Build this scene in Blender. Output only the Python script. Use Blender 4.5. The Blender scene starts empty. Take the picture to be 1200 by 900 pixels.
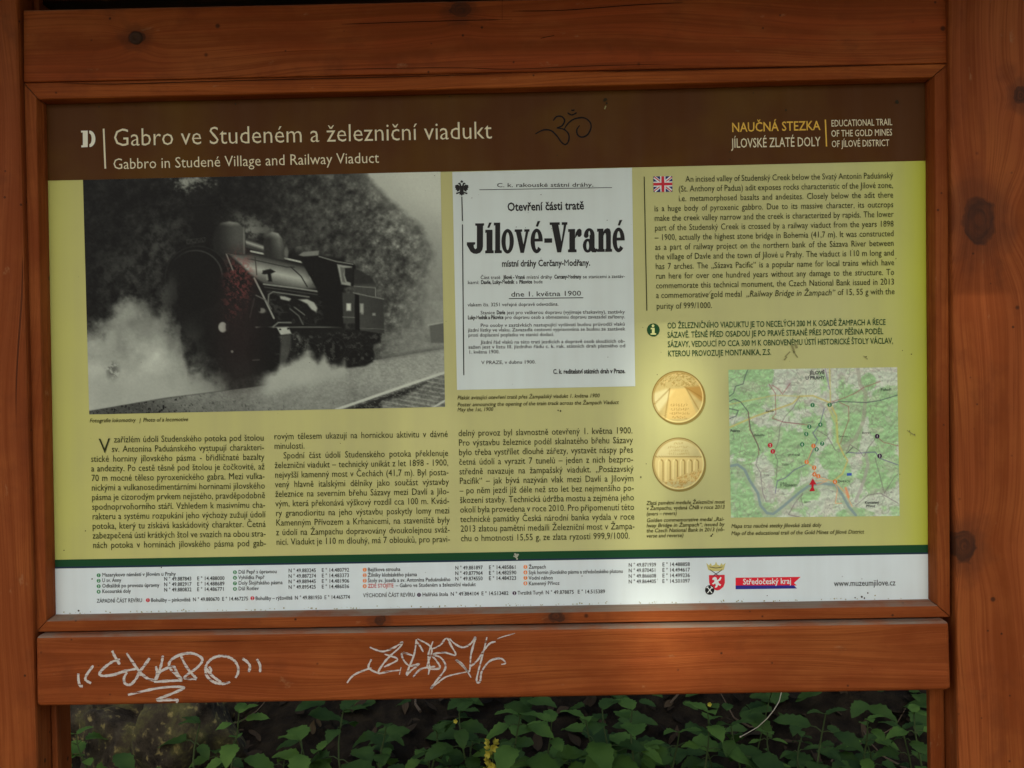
import bpy, bmesh, math, random
import numpy as np
from mathutils import Vector, Matrix

random.seed(7)
R = math.radians
scene = bpy.context.scene
COL = scene.collection

# ------------------------------------------------------------------ camera
CAM = np.array([0.05431, -1.37898, 1.39805])
ROT = np.array([[0.99969571, -0.01636167, 0.01846029],
                [0.01608821, 0.99976005, 0.01486628],
                [-0.0186991, -0.01456476, 0.99971907]])   # columns: right, forward, up
FPX = 1287.0                                             # focal length in photo pixels (1200 wide)
cd = bpy.data.cameras.new('camera')
cam = bpy.data.objects.new('camera', cd)
COL.objects.link(cam)
cd.sensor_width = 36.0
cd.lens = 36.0 * FPX / 1200.0
cd.clip_start = 0.02
cd.clip_end = 400
rt, fw, up = ROT[:, 0], ROT[:, 1], ROT[:, 2]
cam.matrix_world = Matrix(((rt[0], up[0], -fw[0], CAM[0]), (rt[1], up[1], -fw[1], CAM[1]),
                           (rt[2], up[2], -fw[2], CAM[2]), (0, 0, 0, 1)))
scene.camera = cam

# ------------------------------------------------------------------ light
SUN_EL, SUN_AZ = 46.0, 186.0          # elevation; compass direction the light comes from (180 = behind the camera)
world = bpy.data.worlds.new('World')
scene.world = world
world.use_nodes = True
wn = world.node_tree
bg = wn.nodes['Background']
sky = wn.nodes.new('ShaderNodeTexSky')
sky.sky_type = 'NISHITA'
sky.sun_disc = False
sky.sun_elevation = R(SUN_EL)
sky.sun_rotation = R(SUN_AZ)
sky.air_density = 1.0
sky.dust_density = 3.5
sky.ozone_density = 0.6
wn.links.new(sky.outputs[0], bg.inputs[0])
bg.inputs[1].default_value = 0.13
sl = bpy.data.lights.new('sun', 'SUN')
sl.energy = 2.4
sl.angle = R(0.53)
sl.color = (1.0, 0.94, 0.80)
so = bpy.data.objects.new('sun', sl)
COL.objects.link(so)
sdir = Vector((math.sin(R(SUN_AZ)) * math.cos(R(SUN_EL)), math.cos(R(SUN_AZ)) * math.cos(R(SUN_EL)), math.sin(R(SUN_EL))))
so.rotation_euler = sdir.to_track_quat('Z', 'Y').to_euler()
so.location = (-2, -5, 8)
vs = scene.view_settings
vs.view_transform = 'Standard'
vs.look = 'None'
vs.exposure = 0.63
vs.gamma = 1.0
vs.use_curve_mapping = False
vs.use_white_balance = True            # the camera was balanced for open shade
vs.white_balance_temperature = 6750
vs.white_balance_tint = 8

# ------------------------------------------------------------------ helpers
def at(px, py, Y=0.0):
    """photo pixel -> world point on the vertical plane y = Y (the board is measured on its own face)"""
    px = np.asarray(px, float); py = np.asarray(py, float)
    a = (px - 600.0) / FPX; b = (450.0 - py) / FPX
    d = [rt[i] * a + fw[i] + up[i] * b for i in range(3)]
    t = (Y - CAM[1]) / d[1]
    return CAM[0] + d[0] * t, CAM[2] + d[2] * t          # X, Z

def P(px, py, Y=0.0):
    x, z = at(px, py, Y)
    return Vector((float(x), Y, float(z)))

def empty(name, loc, label, cat, group=None):
    o = bpy.data.objects.new(name, None)
    o.empty_display_size = 0.1
    COL.objects.link(o)
    o.location = loc
    o['label'] = label; o['category'] = cat
    if group: o['group'] = group
    return o

def tag(o, label=None, cat=None, group=None, kind=None):
    for k, v in (('label', label), ('category', cat), ('group', group), ('kind', kind)):
        if v: o[k] = v
    return o

def link(name, me, mat=None, parent=None, label=None):
    o = bpy.data.objects.new(name, me)
    COL.objects.link(o)
    if mat is not None and not me.materials: me.materials.append(mat)
    if parent is not None: o.parent = parent
    if label: o['label'] = label
    return o

def bm_obj(name, bm, mat=None, parent=None, label=None, smooth=False):
    me = bpy.data.meshes.new(name)
    bm.to_mesh(me); bm.free()
    if smooth: me.shade_smooth()
    return link(name, me, mat, parent, label)

def srgb(c):
    c = c / 255.0
    return c / 12.92 if c <= 0.04045 else ((c + 0.055) / 1.055) ** 2.4

KEXP = 0.70
def pc(r, g, b, k=KEXP):
    """print colour: ink reflectance from a tone read off the photo"""
    return tuple(min(0.86, srgb(v) / k) for v in (r, g, b)) + (1.0,)

def new_mat(name):
    m = bpy.data.materials.new(name)
    m.use_nodes = True
    m.node_tree.nodes['Principled BSDF'].inputs['Specular IOR Level'].default_value = 0.10
    return m, m.node_tree, m.node_tree.nodes['Principled BSDF']

PR = {}
def ink(name, rgb, rough=0.42, spec=0.12):
    if name in PR: return PR[name]
    m, nt, b = new_mat(name)
    b.inputs['Base Color'].default_value = pc(*rgb)
    b.inputs['Roughness'].default_value = rough
    b.inputs['Specular IOR Level'].default_value = spec
    PR[name] = m
    return m

def vcol_mat(name):
    m, nt, b = new_mat(name)
    a = nt.nodes.new('ShaderNodeVertexColor'); a.layer_name = 'ink'
    nt.links.new(a.outputs[0], b.inputs['Base Color'])
    b.inputs['Roughness'].default_value = 0.42
    b.inputs['Specular IOR Level'].default_value = 0.12
    return m

# --- wood: stained softwood, grain along one axis, optional knots at world positions (x, z, radius)
def wood(name, axis, seed, base=(0.255, 0.064, 0.0145), dark=(0.185, 0.042, 0.0095), pale=(0.33, 0.098, 0.024), knots=(), grey=1.0):
    m, nt, b = new_mat(name)
    N, L = nt.nodes, nt.links
    def math_(op, a, c=None, clamp=False):
        n = N.new('ShaderNodeMath'); n.operation = op; n.use_clamp = clamp
        for i, v in enumerate((a, c)):
            if v is None: continue
            if isinstance(v, (int, float)): n.inputs[i].default_value = v
            else: L.new(v, n.inputs[i])
        return n.outputs[0]
    def mix(f, c1, c2):
        n = N.new('ShaderNodeMix'); n.data_type = 'RGBA'
        if isinstance(f, (int, float)): n.inputs[0].default_value = f
        else: L.new(f, n.inputs[0])
        for i, c in ((6, c1), (7, c2)):
            if isinstance(c, tuple): n.inputs[i].default_value = c + (1,)
            else: L.new(c, n.inputs[i])
        return n.outputs[2]
    def rng(v, a, c, lo=0.0, hi=1.0):
        n = N.new('ShaderNodeMapRange'); n.interpolation_type = 'SMOOTHSTEP'
        L.new(v, n.inputs[0])
        n.inputs[1].default_value = a; n.inputs[2].default_value = c
        n.inputs[3].default_value = lo; n.inputs[4].default_value = hi
        return n.outputs[0]
    tc = N.new('ShaderNodeTexCoord')
    sx = N.new('ShaderNodeSeparateXYZ'); L.new(tc.outputs['Object'], sx.inputs[0])
    X, Yc, Z = sx.outputs
    along, cross = (X, Z) if axis == 'x' else (Z, X)
    # low frequency wander of the grain
    wob = N.new('ShaderNodeTexNoise'); wob.inputs['Scale'].default_value = 1.0
    cw = N.new('ShaderNodeCombineXYZ')
    L.new(math_('MULTIPLY', along, 1.6), cw.inputs[0]); L.new(math_('MULTIPLY', cross, 7.0), cw.inputs[1]); cw.inputs[2].default_value = seed * 3.7
    L.new(cw.outputs[0], wob.inputs['Vector']); wob.inputs['Detail'].default_value = 2
    cr = math_('ADD', cross, math_('MULTIPLY', math_('SUBTRACT', wob.outputs[0], 0.5), 0.075))
    kmask = None
    for (kx, kz, kr) in knots:
        dx = math_('SUBTRACT', X, kx); dz = math_('SUBTRACT', Z, kz)
        da, dc = (dx, dz) if axis == 'x' else (dz, dx)
        d = math_('SQRT', math_('ADD', math_('POWER', math_('ABSOLUTE', math_('MULTIPLY', da, 0.75)), 2.0), math_('POWER', math_('ABSOLUTE', dc), 2.0)))
        # grain flows round the knot
        g = math_('POWER', 2.718, math_('MULTIPLY', math_('POWER', math_('DIVIDE', d, kr * 1.9), 2.0), -1.0))
        cr = math_('ADD', cr, math_('MULTIPLY', g, math_('MULTIPLY', dc, 1.2)))
        wn_ = N.new('ShaderNodeTexNoise'); wn_.inputs['Scale'].default_value = 0.9 / kr; wn_.inputs['Detail'].default_value = 3
        L.new(tc.outputs['Object'], wn_.inputs['Vector'])
        d = math_('MULTIPLY', d, math_('ADD', math_('MULTIPLY', wn_.outputs[0], 1.1), 0.45))
        km = rng(d, kr * 0.72, kr * 0.98, 1.0, 0.0)
        halo = rng(d, kr * 0.9, kr * 2.2, 0.40, 0.0)
        ring = N.new('ShaderNodeTexNoise'); ring.inputs['Scale'].default_value = 1.0; ring.inputs['Detail'].default_value = 4
        cc = N.new('ShaderNodeCombineXYZ'); L.new(math_('MULTIPLY', d, 4.2 / kr), cc.inputs[0])
        L.new(math_('MULTIPLY', X, 40.0), cc.inputs[1]); L.new(math_('MULTIPLY', Z, 40.0), cc.inputs[2])
        L.new(cc.outputs[0], ring.inputs['Vector'])
        kv = math_('MULTIPLY', km, rng(ring.outputs[0], 0.32, 0.68, 0.74, 0.95))
        tot = math_('MAXIMUM', kv, halo)
        kmask = tot if kmask is None else math_('MAXIMUM', kmask, tot)
    def stretched(sa, sc, det, z):
        n = N.new('ShaderNodeTexNoise'); n.inputs['Scale'].default_value = 1.0; n.inputs['Detail'].default_value = det
        n.inputs['Roughness'].default_value = 0.6
        c = N.new('ShaderNodeCombineXYZ')
        L.new(math_('MULTIPLY', along, sa), c.inputs[0]); L.new(math_('MULTIPLY', cr, sc), c.inputs[1])
        L.new(math_('ADD', math_('MULTIPLY', Yc, sc), seed * 11.3 + z), c.inputs[2])
        L.new(c.outputs[0], n.inputs['Vector'])
        return n.outputs[0]
    bands = stretched(1.1, 46, 3, 0.0)
    fine = stretched(5.0, 420, 4, 3.0)
    cloud = stretched(6.5, 11, 5, 7.0)
    dirt = stretched(9, 16, 6, 13.0)
    col = mix(rng(bands, 0.32, 0.68), dark, base)
    col = mix(rng(cloud, 0.40, 0.72, 0.0, 0.75), col, pale)
    col = mix(rng(fine, 0.34, 0.58, 0.72, 0.0), col, dark)
    # fine dark drying checks along the grain
    chk = stretched(1.7, 150, 2, 21.0)
    col = mix(rng(chk, 0.715, 0.775, 0.0, 0.7), col, (0.03, 0.011, 0.006))
    # blotches of grime and tiny fly specks
    blot = stretched(15, 19, 5, 17.0)
    col = mix(rng(blot, 0.52, 0.74, 0.0, 0.40), col, (0.12, 0.030, 0.010))
    col = mix(rng(dirt, 0.60, 0.78, 0.0, 0.55), col, (0.055, 0.024, 0.012))
    vo = N.new('ShaderNodeTexVoronoi'); vo.inputs['Scale'].default_value = 17.0
    L.new(tc.outputs['Object'], vo.inputs['Vector'])
    col = mix(rng(vo.outputs['Distance'], 0.03, 0.07, 0.75, 0.0), col, (0.025, 0.012, 0.008))
    sc1 = stretched(26, 60, 5, 31.0)
    col = mix(rng(sc1, 0.66, 0.74, 0.0, 0.45), col, (0.34, 0.17, 0.075))
    v2 = N.new('ShaderNodeTexVoronoi'); v2.inputs['Scale'].default_value = 46.0
    cv = N.new('ShaderNodeCombineXYZ'); L.new(math_('ADD', X, seed), cv.inputs[0]); L.new(math_('MULTIPLY', Z, 1.0), cv.inputs[1]); L.new(Yc, cv.inputs[2])
    L.new(cv.outputs[0], v2.inputs['Vector'])
    col = mix(math_('MULTIPLY', rng(v2.outputs['Distance'], 0.04, 0.10, 0.8, 0.0), rng(dirt, 0.48, 0.56)), col, (0.030, 0.014, 0.009))
    if kmask is not None: col = mix(kmask, col, (0.045, 0.020, 0.012))
    # weathered silver-grey on surfaces that face the sky
    geo = N.new('ShaderNodeNewGeometry')
    sn = N.new('ShaderNodeSeparateXYZ'); L.new(geo.outputs['Normal'], sn.inputs[0])
    gr = math_('MULTIPLY', rng(sn.outputs[2], 0.25, 0.7), math_('MULTIPLY', rng(blot, 0.30, 0.62, 0.25 * grey, 0.95 * grey), rng(fine, 0.3, 0.6, 0.7, 1.0)))
    col = mix(gr, col, (0.20, 0.165, 0.125))
    L.new(col, b.inputs['Base Color'])
    L.new(rng(bands, 0.2, 0.8, 0.62, 0.44), b.inputs['Roughness'])
    b.inputs['Specular IOR Level'].default_value = 0.06
    bump = N.new('ShaderNodeBump'); bump.inputs['Strength'].default_value = 0.6; bump.inputs['Distance'].default_value = 0.0012
    L.new(math_('SUBTRACT', math_('ADD', fine, math_('MULTIPLY', bands, 1.5)), math_('MULTIPLY', rng(chk, 0.70, 0.76), 1.5)), bump.inputs['Height'])
    L.new(bump.outputs[0], b.inputs['Normal'])
    return m

def prism(name, pts, y0, y1, mat, parent, bevel=0.0, seg=2, label=None):
    """polygon in the x/z plane (list of (x, z)) given depth from y0 (front) to y1 (back)"""
    bm = bmesh.new()
    f = [bm.verts.new((x, y0, z)) for x, z in pts]
    g = [bm.verts.new((x, y1, z)) for x, z in pts]
    n = len(pts)
    bm.faces.new(f); bm.faces.new(list(reversed(g)))
    for i in range(n):
        bm.faces.new((f[i], g[i], g[(i + 1) % n], f[(i + 1) % n]))
    bmesh.ops.recalc_face_normals(bm, faces=bm.faces)
    if bevel:
        bmesh.ops.bevel(bm, geom=list(bm.edges), offset=bevel, segments=seg, profile=0.5, affect='EDGES')
    return bm_obj(name, bm, mat, parent, label)

# --- flat printed shapes -------------------------------------------------
def flat(name, polys, Y, mat, parent, label=None):
    """polygons in photo pixels laid on the board's face at y = Y (each a simple polygon)"""
    bm = bmesh.new()
    for poly in polys:
        vs_ = [bm.verts.new(P(x, y, Y)) for x, y in poly]
        f = bm.faces.new(vs_)
        f.normal_update()
        if f.normal.y > 0: f.normal_flip()
    bmesh.ops.triangulate(bm, faces=[f for f in bm.faces if len(f.verts) > 4])
    return bm_obj(name, bm, mat, parent, label)

def disc(cx, cy, rx, ry=None, n=20):
    ry = ry or rx
    return [(cx + rx * math.cos(2 * math.pi * i / n), cy - ry * math.sin(2 * math.pi * i / n)) for i in range(n)]

def bar(x0, y0, x1, y1, w):
    dx, dy = x1 - x0, y1 - y0
    l = math.hypot(dx, dy) or 1
    nx, ny = -dy / l * w / 2, dx / l * w / 2
    return [(x0 + nx, y0 + ny), (x1 + nx, y1 + ny), (x1 - nx, y1 - ny), (x0 - nx, y0 - ny)]

def smooth(pts, n=6):
    if len(pts) < 3: return pts
    p = [pts[0]] + list(pts) + [pts[-1]]
    out = []
    for i in range(1, len(p) - 2):
        a, b, c, d = map(np.array, (p[i - 1], p[i], p[i + 1], p[i + 2]))
        for k in range(n):
            t = k / n
            out.append(tuple(0.5 * (2 * b + (c - a) * t + (2 * a - 5 * b + 4 * c - d) * t * t + (3 * b - a - 3 * c + d) * t ** 3)))
    out.append(tuple(pts[-1]))
    return out

def ribbon(bm, pts, w, Y, taper=0.5, jit=0.12, seed=0, z=None):
    """a pen or marker stroke as a flat ribbon lying on the plane y = Y"""
    rr = random.Random(seed)
    pts = smooth(pts)
    n = len(pts)
    L_, R_ = [], []
    for i, (x, y) in enumerate(pts):
        a = pts[max(0, i - 1)]; b = pts[min(n - 1, i + 1)]
        dx, dy = b[0] - a[0], b[1] - a[1]
        l = math.hypot(dx, dy) or 1
        t = i / max(1, n - 1)
        e = min(1, min(t, 1 - t) * 8)
        ww = w * (taper + (1 - taper) * e) * (1 + jit * (rr.random() * 2 - 1)) / 2
        nx, ny = -dy / l * ww, dx / l * ww
        L_.append(bm.verts.new(P(x + nx, y + ny, Y))); R_.append(bm.verts.new(P(x - nx, y - ny, Y)))
    for i in range(n - 1):
        f = bm.faces.new((L_[i], L_[i + 1], R_[i + 1], R_[i]))
        f.normal_update()
        if f.normal.y > 0: f.normal_flip()

def strokes(name, lines, w, Y, mat, parent, label=None, taper=0.5, jit=0.12):
    bm = bmesh.new()
    for i, s in enumerate(lines):
        ribbon(bm, s, w, Y - 0.000012 * i, taper, jit, i)
    return bm_obj(name, bm, mat, parent, label)

# --- lettering -----------------------------------------------------------
GL = {}
fc = bpy.data.curves.new('lettering', 'FONT')
fo = bpy.data.objects.new('lettering', fc)
COL.objects.link(fo)
fc.resolution_u = 2
fc.fill_mode = 'FRONT'
def _mesh(body):
    fc.body = body
    bpy.context.view_layer.update()
    me = fo.evaluated_get(bpy.context.evaluated_depsgraph_get()).to_mesh()
    n = len(me.vertices)
    co = np.zeros(n * 3)
    if n: me.vertices.foreach_get('co', co)
    co = co.reshape(-1, 3)[:, :2].copy()
    pol = [tuple(p.vertices) for p in me.polygons]
    fo.to_mesh_clear()
    return co, pol
COMP = {'č': ('c', 'š', 's'), 'ě': ('e', 'š', 's'), 'ř': ('r', 'š', 's'), 'ň': ('n', 'š', 's'), 'Č': ('C', 'Š', 'S'), 'Ě': ('E', 'Š', 'S'), 'Ř': ('R', 'Š', 'S'), 'ů': ('u', 'å', 'a')}
def glyph(ch, w=0.0):
    if ch == 'M': w = 0.0          # thickening makes this letter's inner corners cross
    k = (ch, w)
    if k not in GL and ch in COMP:
        # the built-in face lacks some Czech letters: base letter plus the accent lifted off another one
        bl_, src, srcb = COMP[ch]
        bc, bp_, adv = glyph(bl_, w)
        sc_, sp_, _ = glyph(src, w)
        zc = glyph(srcb, w)[0][:, 1].max() + 0.003
        keep = sc_[:, 1] > zc
        ids = np.where(keep)[0]; mp = {int(i): n_ for n_, i in enumerate(ids)}
        ac = sc_[ids].copy()
        cx = (bc[:, 0].min() + bc[:, 0].max()) / 2 + (0.04 if ch == 'r' else 0)
        ac[:, 0] += cx - (ac[:, 0].min() + ac[:, 0].max()) / 2
        pol = list(bp_) + [tuple(mp[i] + len(bc) for i in q) for q in sp_ if all(i in mp for i in q)]
        GL[k] = (np.concatenate([bc, ac]), pol, adv)
    if k not in GL:
        fc.offset = w
        co, pol = _mesh(ch) if ch != ' ' else (np.zeros((0, 2)), [])
        fc.offset = 0.0
        if ('H',) not in GL:
            h, _ = _mesh('H'); GL[('H',)] = (h[:, 0].max(), h[:, 1].max())
        if (ch,) not in GL or ch == 'H':
            c2, _ = _mesh(ch + 'H')
            adv = c2[:, 0].max() - GL[('H',)][0]
            GL[(ch, 'adv')] = adv
            if ch != 'H': GL[(ch,)] = adv
        GL[k] = (co, pol, GL[(ch, 'adv')])
    return GL[k]

class Lettering:
    def __init__(self): self.v = []; self.f = []; self.n = 0
    def line(self, text, x0, y0, x1, y1, cap, Y=-0.0008, weight=0.0, italic=0.0, justify=None, track=0.0):
        """text set on the baseline (x0,y0)-(x1,y1) in photo pixels, cap height in pixels.
        justify = None fits the letters' width to the baseline; a number is the letters' width factor,
        the word spaces then take up the rest"""
        capn = GL.get(('H',), None)
        if capn is None: glyph('H'); capn = GL[('H',)]
        s = cap / capn[1]
        W = math.hypot(x1 - x0, y1 - y0)
        gl = [glyph(c, weight) for c in text]
        adv = [g[2] * s + track for g in gl]
        nsp = text.count(' ')
        if justify is None:
            cond, sp = W / sum(adv), None
        else:
            cond = justify
            letters = sum(a for a, c in zip(adv, text) if c != ' ') * cond
            if nsp:
                sp = (W - letters) / nsp
                mn = 0.17 * cap
                if sp < mn:
                    cond = (W - mn * nsp) / (letters / cond); sp = mn
            else: cond, sp = W / sum(adv), None
        ux, uy = (x1 - x0) / W, (y1 - y0) / W
        vx, vy = uy, -ux
        pen = 0.0
        for ch, g, a in zip(text, gl, adv):
            co, pol, _ = g
            if len(co):
                u = pen + (co[:, 0] + italic * co[:, 1]) * s * cond
                v = co[:, 1] * s
                px = x0 + ux * u + vx * v; py = y0 + uy * u + vy * v
                X, Z = at(px, py, Y)
                self.v += [(float(a_), Y, float(b_)) for a_, b_ in zip(X, Z)]
                self.f += [tuple(i + self.n for i in p) for p in pol]
                self.n += len(co)
            pen += sp if (ch == ' ' and sp is not None) else a * cond
        return self
    def column(self, lines, TL, TR, BL, BR, cap, cond, **kw):
        """justified column: first baseline TL-TR, last baseline BL-BR; a line may be (text, start offset, end x or None)"""
        n = len(lines) - 1
        if cond is None:
            glyph('H'); s = cap / GL[('H',)][1]; cs = []
            for ln in lines:
                if isinstance(ln, tuple):
                    if ln[2] is not None: continue
                    tx_, w_ = ln[0], TR[0] - TL[0] - ln[1]
                else: tx_, w_ = ln, TR[0] - TL[0]
                cs.append((w_ - tx_.count(' ') * .40 * cap) / sum(glyph(c)[2] * s for c in tx_ if c != ' '))
            cond = sorted(cs)[len(cs) // 3]
        for i, ln in enumerate(lines):
            t = i / n
            off, endf = 0.0, None
            if isinstance(ln, tuple): ln, off, endf = ln
            xl = TL[0] + (BL[0] - TL[0]) * t; yl = TL[1] + (BL[1] - TL[1]) * t
            xr = TR[0] + (BR[0] - TR[0]) * t; yr = TR[1] + (BR[1] - TR[1]) * t
            sl_ = (yr - yl) / (xr - xl)
            x0 = xl + off; y0 = yl + off * sl_
            x1 = xr if endf is None else endf
            self.line(ln, x0, y0, x1, yl + (x1 - xl) * sl_, cap, justify=cond, **kw)
        return self
    def build(self, name, mat, parent, label=None):
        me = bpy.data.meshes.new(name)
        me.from_pydata(self.v, [], self.f)
        me.update()
        bm = bmesh.new(); bm.from_mesh(me)
        for f in bm.faces:
            f.normal_update()
            if f.normal.y > 0: f.normal_flip()
        bm.to_mesh(me); bm.free()
        return link(name, me, mat, parent, label)

# --- painted pictures: a dense grid whose points carry printed tones -----
def lattice(seed, n=64):
    return np.random.RandomState(seed).rand(n, n)
def vnoise(x, y, seed):
    g = lattice(seed); n = g.shape[0]
    xi = np.floor(x).astype(int); yi = np.floor(y).astype(int)
    fx = x - xi; fy = y - yi
    fx = fx * fx * (3 - 2 * fx); fy = fy * fy * (3 - 2 * fy)
    a = g[yi % n, xi % n]; b = g[yi % n, (xi + 1) % n]; c = g[(yi + 1) % n, xi % n]; d = g[(yi + 1) % n, (xi + 1) % n]
    return (a * (1 - fx) + b * fx) * (1 - fy) + (c * (1 - fx) + d * fx) * fy
def fbm(x, y, s, seed, octv=4, gain=0.55):
    o = 0; amp = 1; tot = 0
    for k in range(octv):
        o = o + amp * vnoise(x / s * 2 ** k + 13.7 * k, y / s * 2 ** k + 7.1 * k, seed + k)
        tot += amp; amp *= gain
    return o / tot
def sstep(v, a, b):
    t = np.clip((v - a) / (b - a), 0, 1)
    return t * t * (3 - 2 * t)
def segd(X, Y, a, b):
    ax, ay = a; bx, by = b
    dx, dy = bx - ax, by - ay
    t = np.clip(((X - ax) * dx + (Y - ay) * dy) / (dx * dx + dy * dy + 1e-9), 0, 1)
    return np.hypot(X - ax - t * dx, Y - ay - t * dy)
def lined(X, Y, pts):
    d = np.full(X.shape, 1e9)
    for a, b in zip(pts[:-1], pts[1:]): d = np.minimum(d, segd(X, Y, a, b))
    return d
def polym(X, Y, pts, soft=0.8):
    ins = np.zeros(X.shape, bool)
    n = len(pts)
    for i in range(n):
        (x1, y1), (x2, y2) = pts[i], pts[(i + 1) % n]
        c = ((y1 > Y) != (y2 > Y)) & (X < (x2 - x1) * (Y - y1) / ((y2 - y1) or 1e-9) + x1)
        ins ^= c
    d = lined(X, Y, list(pts) + [pts[0]])
    sd = np.where(ins, -d, d)
    return np.clip(0.5 - sd / (2 * soft), 0, 1)
def ellm(X, Y, cx, cy, rx, ry, soft=0.15):
    d = np.hypot((X - cx) / rx, (Y - cy) / ry)
    return 1 - sstep(d, 1 - soft, 1 + soft)
def over(img, m, v):
    return img * (1 - m) + v * m
def tone(rgb, m, c):
    for i in range(3): rgb[i] = over(rgb[i], m, c[i])

def picture(name, TL, TR, BR, BL, nx, ny, paint, Y, mat, parent, label=None, pf=None):
    """paint(X, Y) gets the photo-pixel position of every grid point and returns r, g, b in 0..255"""
    u, v = np.meshgrid(np.linspace(0, 1, nx), np.linspace(0, 1, ny))
    q = lambda i: (TL[i] * (1 - u) + TR[i] * u) * (1 - v) + (BL[i] * (1 - u) + BR[i] * u) * v
    PX, PY = q(0), q(1)
    r, g, b = paint(PX, PY)
    X, Z = at(PX, PY, Y)
    co = np.stack([X, np.full(X.shape, Y), Z], -1).reshape(-1, 3)
    idx = np.arange(nx * ny).reshape(ny, nx)
    fa = np.stack([idx[:-1, :-1], idx[1:, :-1], idx[1:, 1:], idx[:-1, 1:]], -1).reshape(-1, 4)
    me = bpy.data.meshes.new(name)
    me.vertices.add(len(co)); me.vertices.foreach_set('co', co.ravel())
    me.loops.add(fa.size); me.loops.foreach_set('vertex_index', fa.ravel().astype(np.int32))
    me.polygons.add(len(fa)); me.polygons.foreach_set('loop_start', np.arange(0, fa.size, 4, dtype=np.int32))
    me.polygons.foreach_set('loop_total', np.full(len(fa), 4, dtype=np.int32))
    me.update(calc_edges=True)
    ca = me.color_attributes.new('ink', 'FLOAT_COLOR', 'POINT')
    rgb = np.stack([r, g, b], -1).reshape(-1, 3) / 255.0
    rgb = np.clip(rgb, 0, 1)
    lin = np.where(rgb <= 0.04045, rgb / 12.92, ((rgb + 0.055) / 1.055) ** 2.4) / KEXP
    rgba = np.concatenate([np.clip(lin, 0, 0.86), np.ones((len(lin), 1))], 1)
    ca.data.foreach_set('color', rgba.ravel())
    return link(name, me, mat, parent, label)

# ================================================================= ground
def noise2(x, y, s, seed, o=3):
    return float(fbm(np.array([x + 50.0]), np.array([y + 50.0]), s, seed, o)[0])
def ground_z(x, y):
    bank = max(0.0, y - 0.42)
    z = 0.52 * bank - 0.02 * min(bank, 1) if bank < 6 else 0.52 * 6 + 0.9 * (bank - 6)
    n = (noise2(x, y, 0.55, 3) - 0.5) * 0.16 + (noise2(x, y, 0.13, 9) - 0.5) * 0.05
    return z + n * min(1.0, 0.25 + bank * 1.2)

m_soil, nt, b = new_mat('forest_soil')
tx = nt.nodes.new('ShaderNodeTexNoise'); tx.inputs['Scale'].default_value = 26; tx.inputs['Detail'].default_value = 8
tcn = nt.nodes.new('ShaderNodeTexCoord'); nt.links.new(tcn.outputs['Object'], tx.inputs['Vector'])
cr_ = nt.nodes.new('ShaderNodeValToRGB')
cr_.color_ramp.elements[0].position = 0.36; cr_.color_ramp.elements[0].color = (0.008, 0.006, 0.004, 1)
cr_.color_ramp.elements[1].position = 0.7; cr_.color_ramp.elements[1].color = (0.022, 0.017, 0.010, 1)
nt.links.new(tx.outputs[0], cr_.inputs[0]); nt.links.new(cr_.outputs[0], b.inputs['Base Color'])
b.inputs['Roughness'].default_value = 0.95
bp = nt.nodes.new('ShaderNodeBump'); bp.inputs['Distance'].default_value = 0.02; bp.inputs['Strength'].default_value = 0.9
nt.links.new(tx.outputs[0], bp.inputs['Height']); nt.links.new(bp.outputs[0], b.inputs['Normal'])

def axis_steps(lo, hi, mid0, mid1, fine, coarse):
    v = []; x = lo
    while x < hi:
        v.append(x); x += fine if mid0 <= x < mid1 else coarse
    v.append(hi); return v
bm = bmesh.new()
gx = [-120, -60, -30, -15, -8, -5] + axis_steps(-3.5, 3.5, -2, 2, 0.05, 0.25) + [5, 8, 15, 30, 60, 120]
gy = [-120, -60, -30, -15, -8, -4, -2] + axis_steps(-1, 4, 0.4, 2.3, 0.05, 0.25) + [5, 6.5, 9, 14, 20, 30]
rows = []
for y in gy:
    rows.append([bm.verts.new((x, y, ground_z(x, y) if y > -3 else 0.0)) for x in gx])
for j in range(len(gy) - 1):
    for i in range(len(gx) - 1):
        bm.faces.new((rows[j][i], rows[j][i + 1], rows[j + 1][i + 1], rows[j + 1][i]))
g = bm_obj('ground', bm, m_soil, smooth=True)
g['kind'] = 'structure'

m_bounce_path, nt, b = new_mat('pale_bounce_path')  # pale ground strip added out of view to bounce warm light onto undersides
tx = nt.nodes.new('ShaderNodeTexNoise'); tx.inputs['Scale'].default_value = 30; tx.inputs['Detail'].default_value = 8
tcn = nt.nodes.new('ShaderNodeTexCoord'); nt.links.new(tcn.outputs['Object'], tx.inputs['Vector'])
cr_ = nt.nodes.new('ShaderNodeValToRGB'); cr_.color_ramp.elements[0].color = (.13, .10, .06, 1); cr_.color_ramp.elements[1].color = (.34, .27, .17, 1)
nt.links.new(tx.outputs[0], cr_.inputs[0]); nt.links.new(cr_.outputs[0], b.inputs['Base Color']); b.inputs['Roughness'].default_value = .95
bm = bmesh.new()
rows = [[bm.verts.new((x, y + .1 * math.sin(x * 1.3) * (1 if y > -1 else 0), .024)) for x in [-30 + .75 * i for i in range(81)]] for y in (-3.6, -2.4, -1.2, -.35)]
for j in range(3):
    for i in range(80): bm.faces.new((rows[j][i], rows[j][i + 1], rows[j + 1][i + 1], rows[j + 1][i]))
bm_obj('bounce_path', bm, m_bounce_path)['kind'] = 'structure'

# ================================================================= board
board = empty('information_board', (0, 0, 0), 'reddish brown wooden information board with yellow printed trail panel and silver graffiti', 'notice board')

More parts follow.
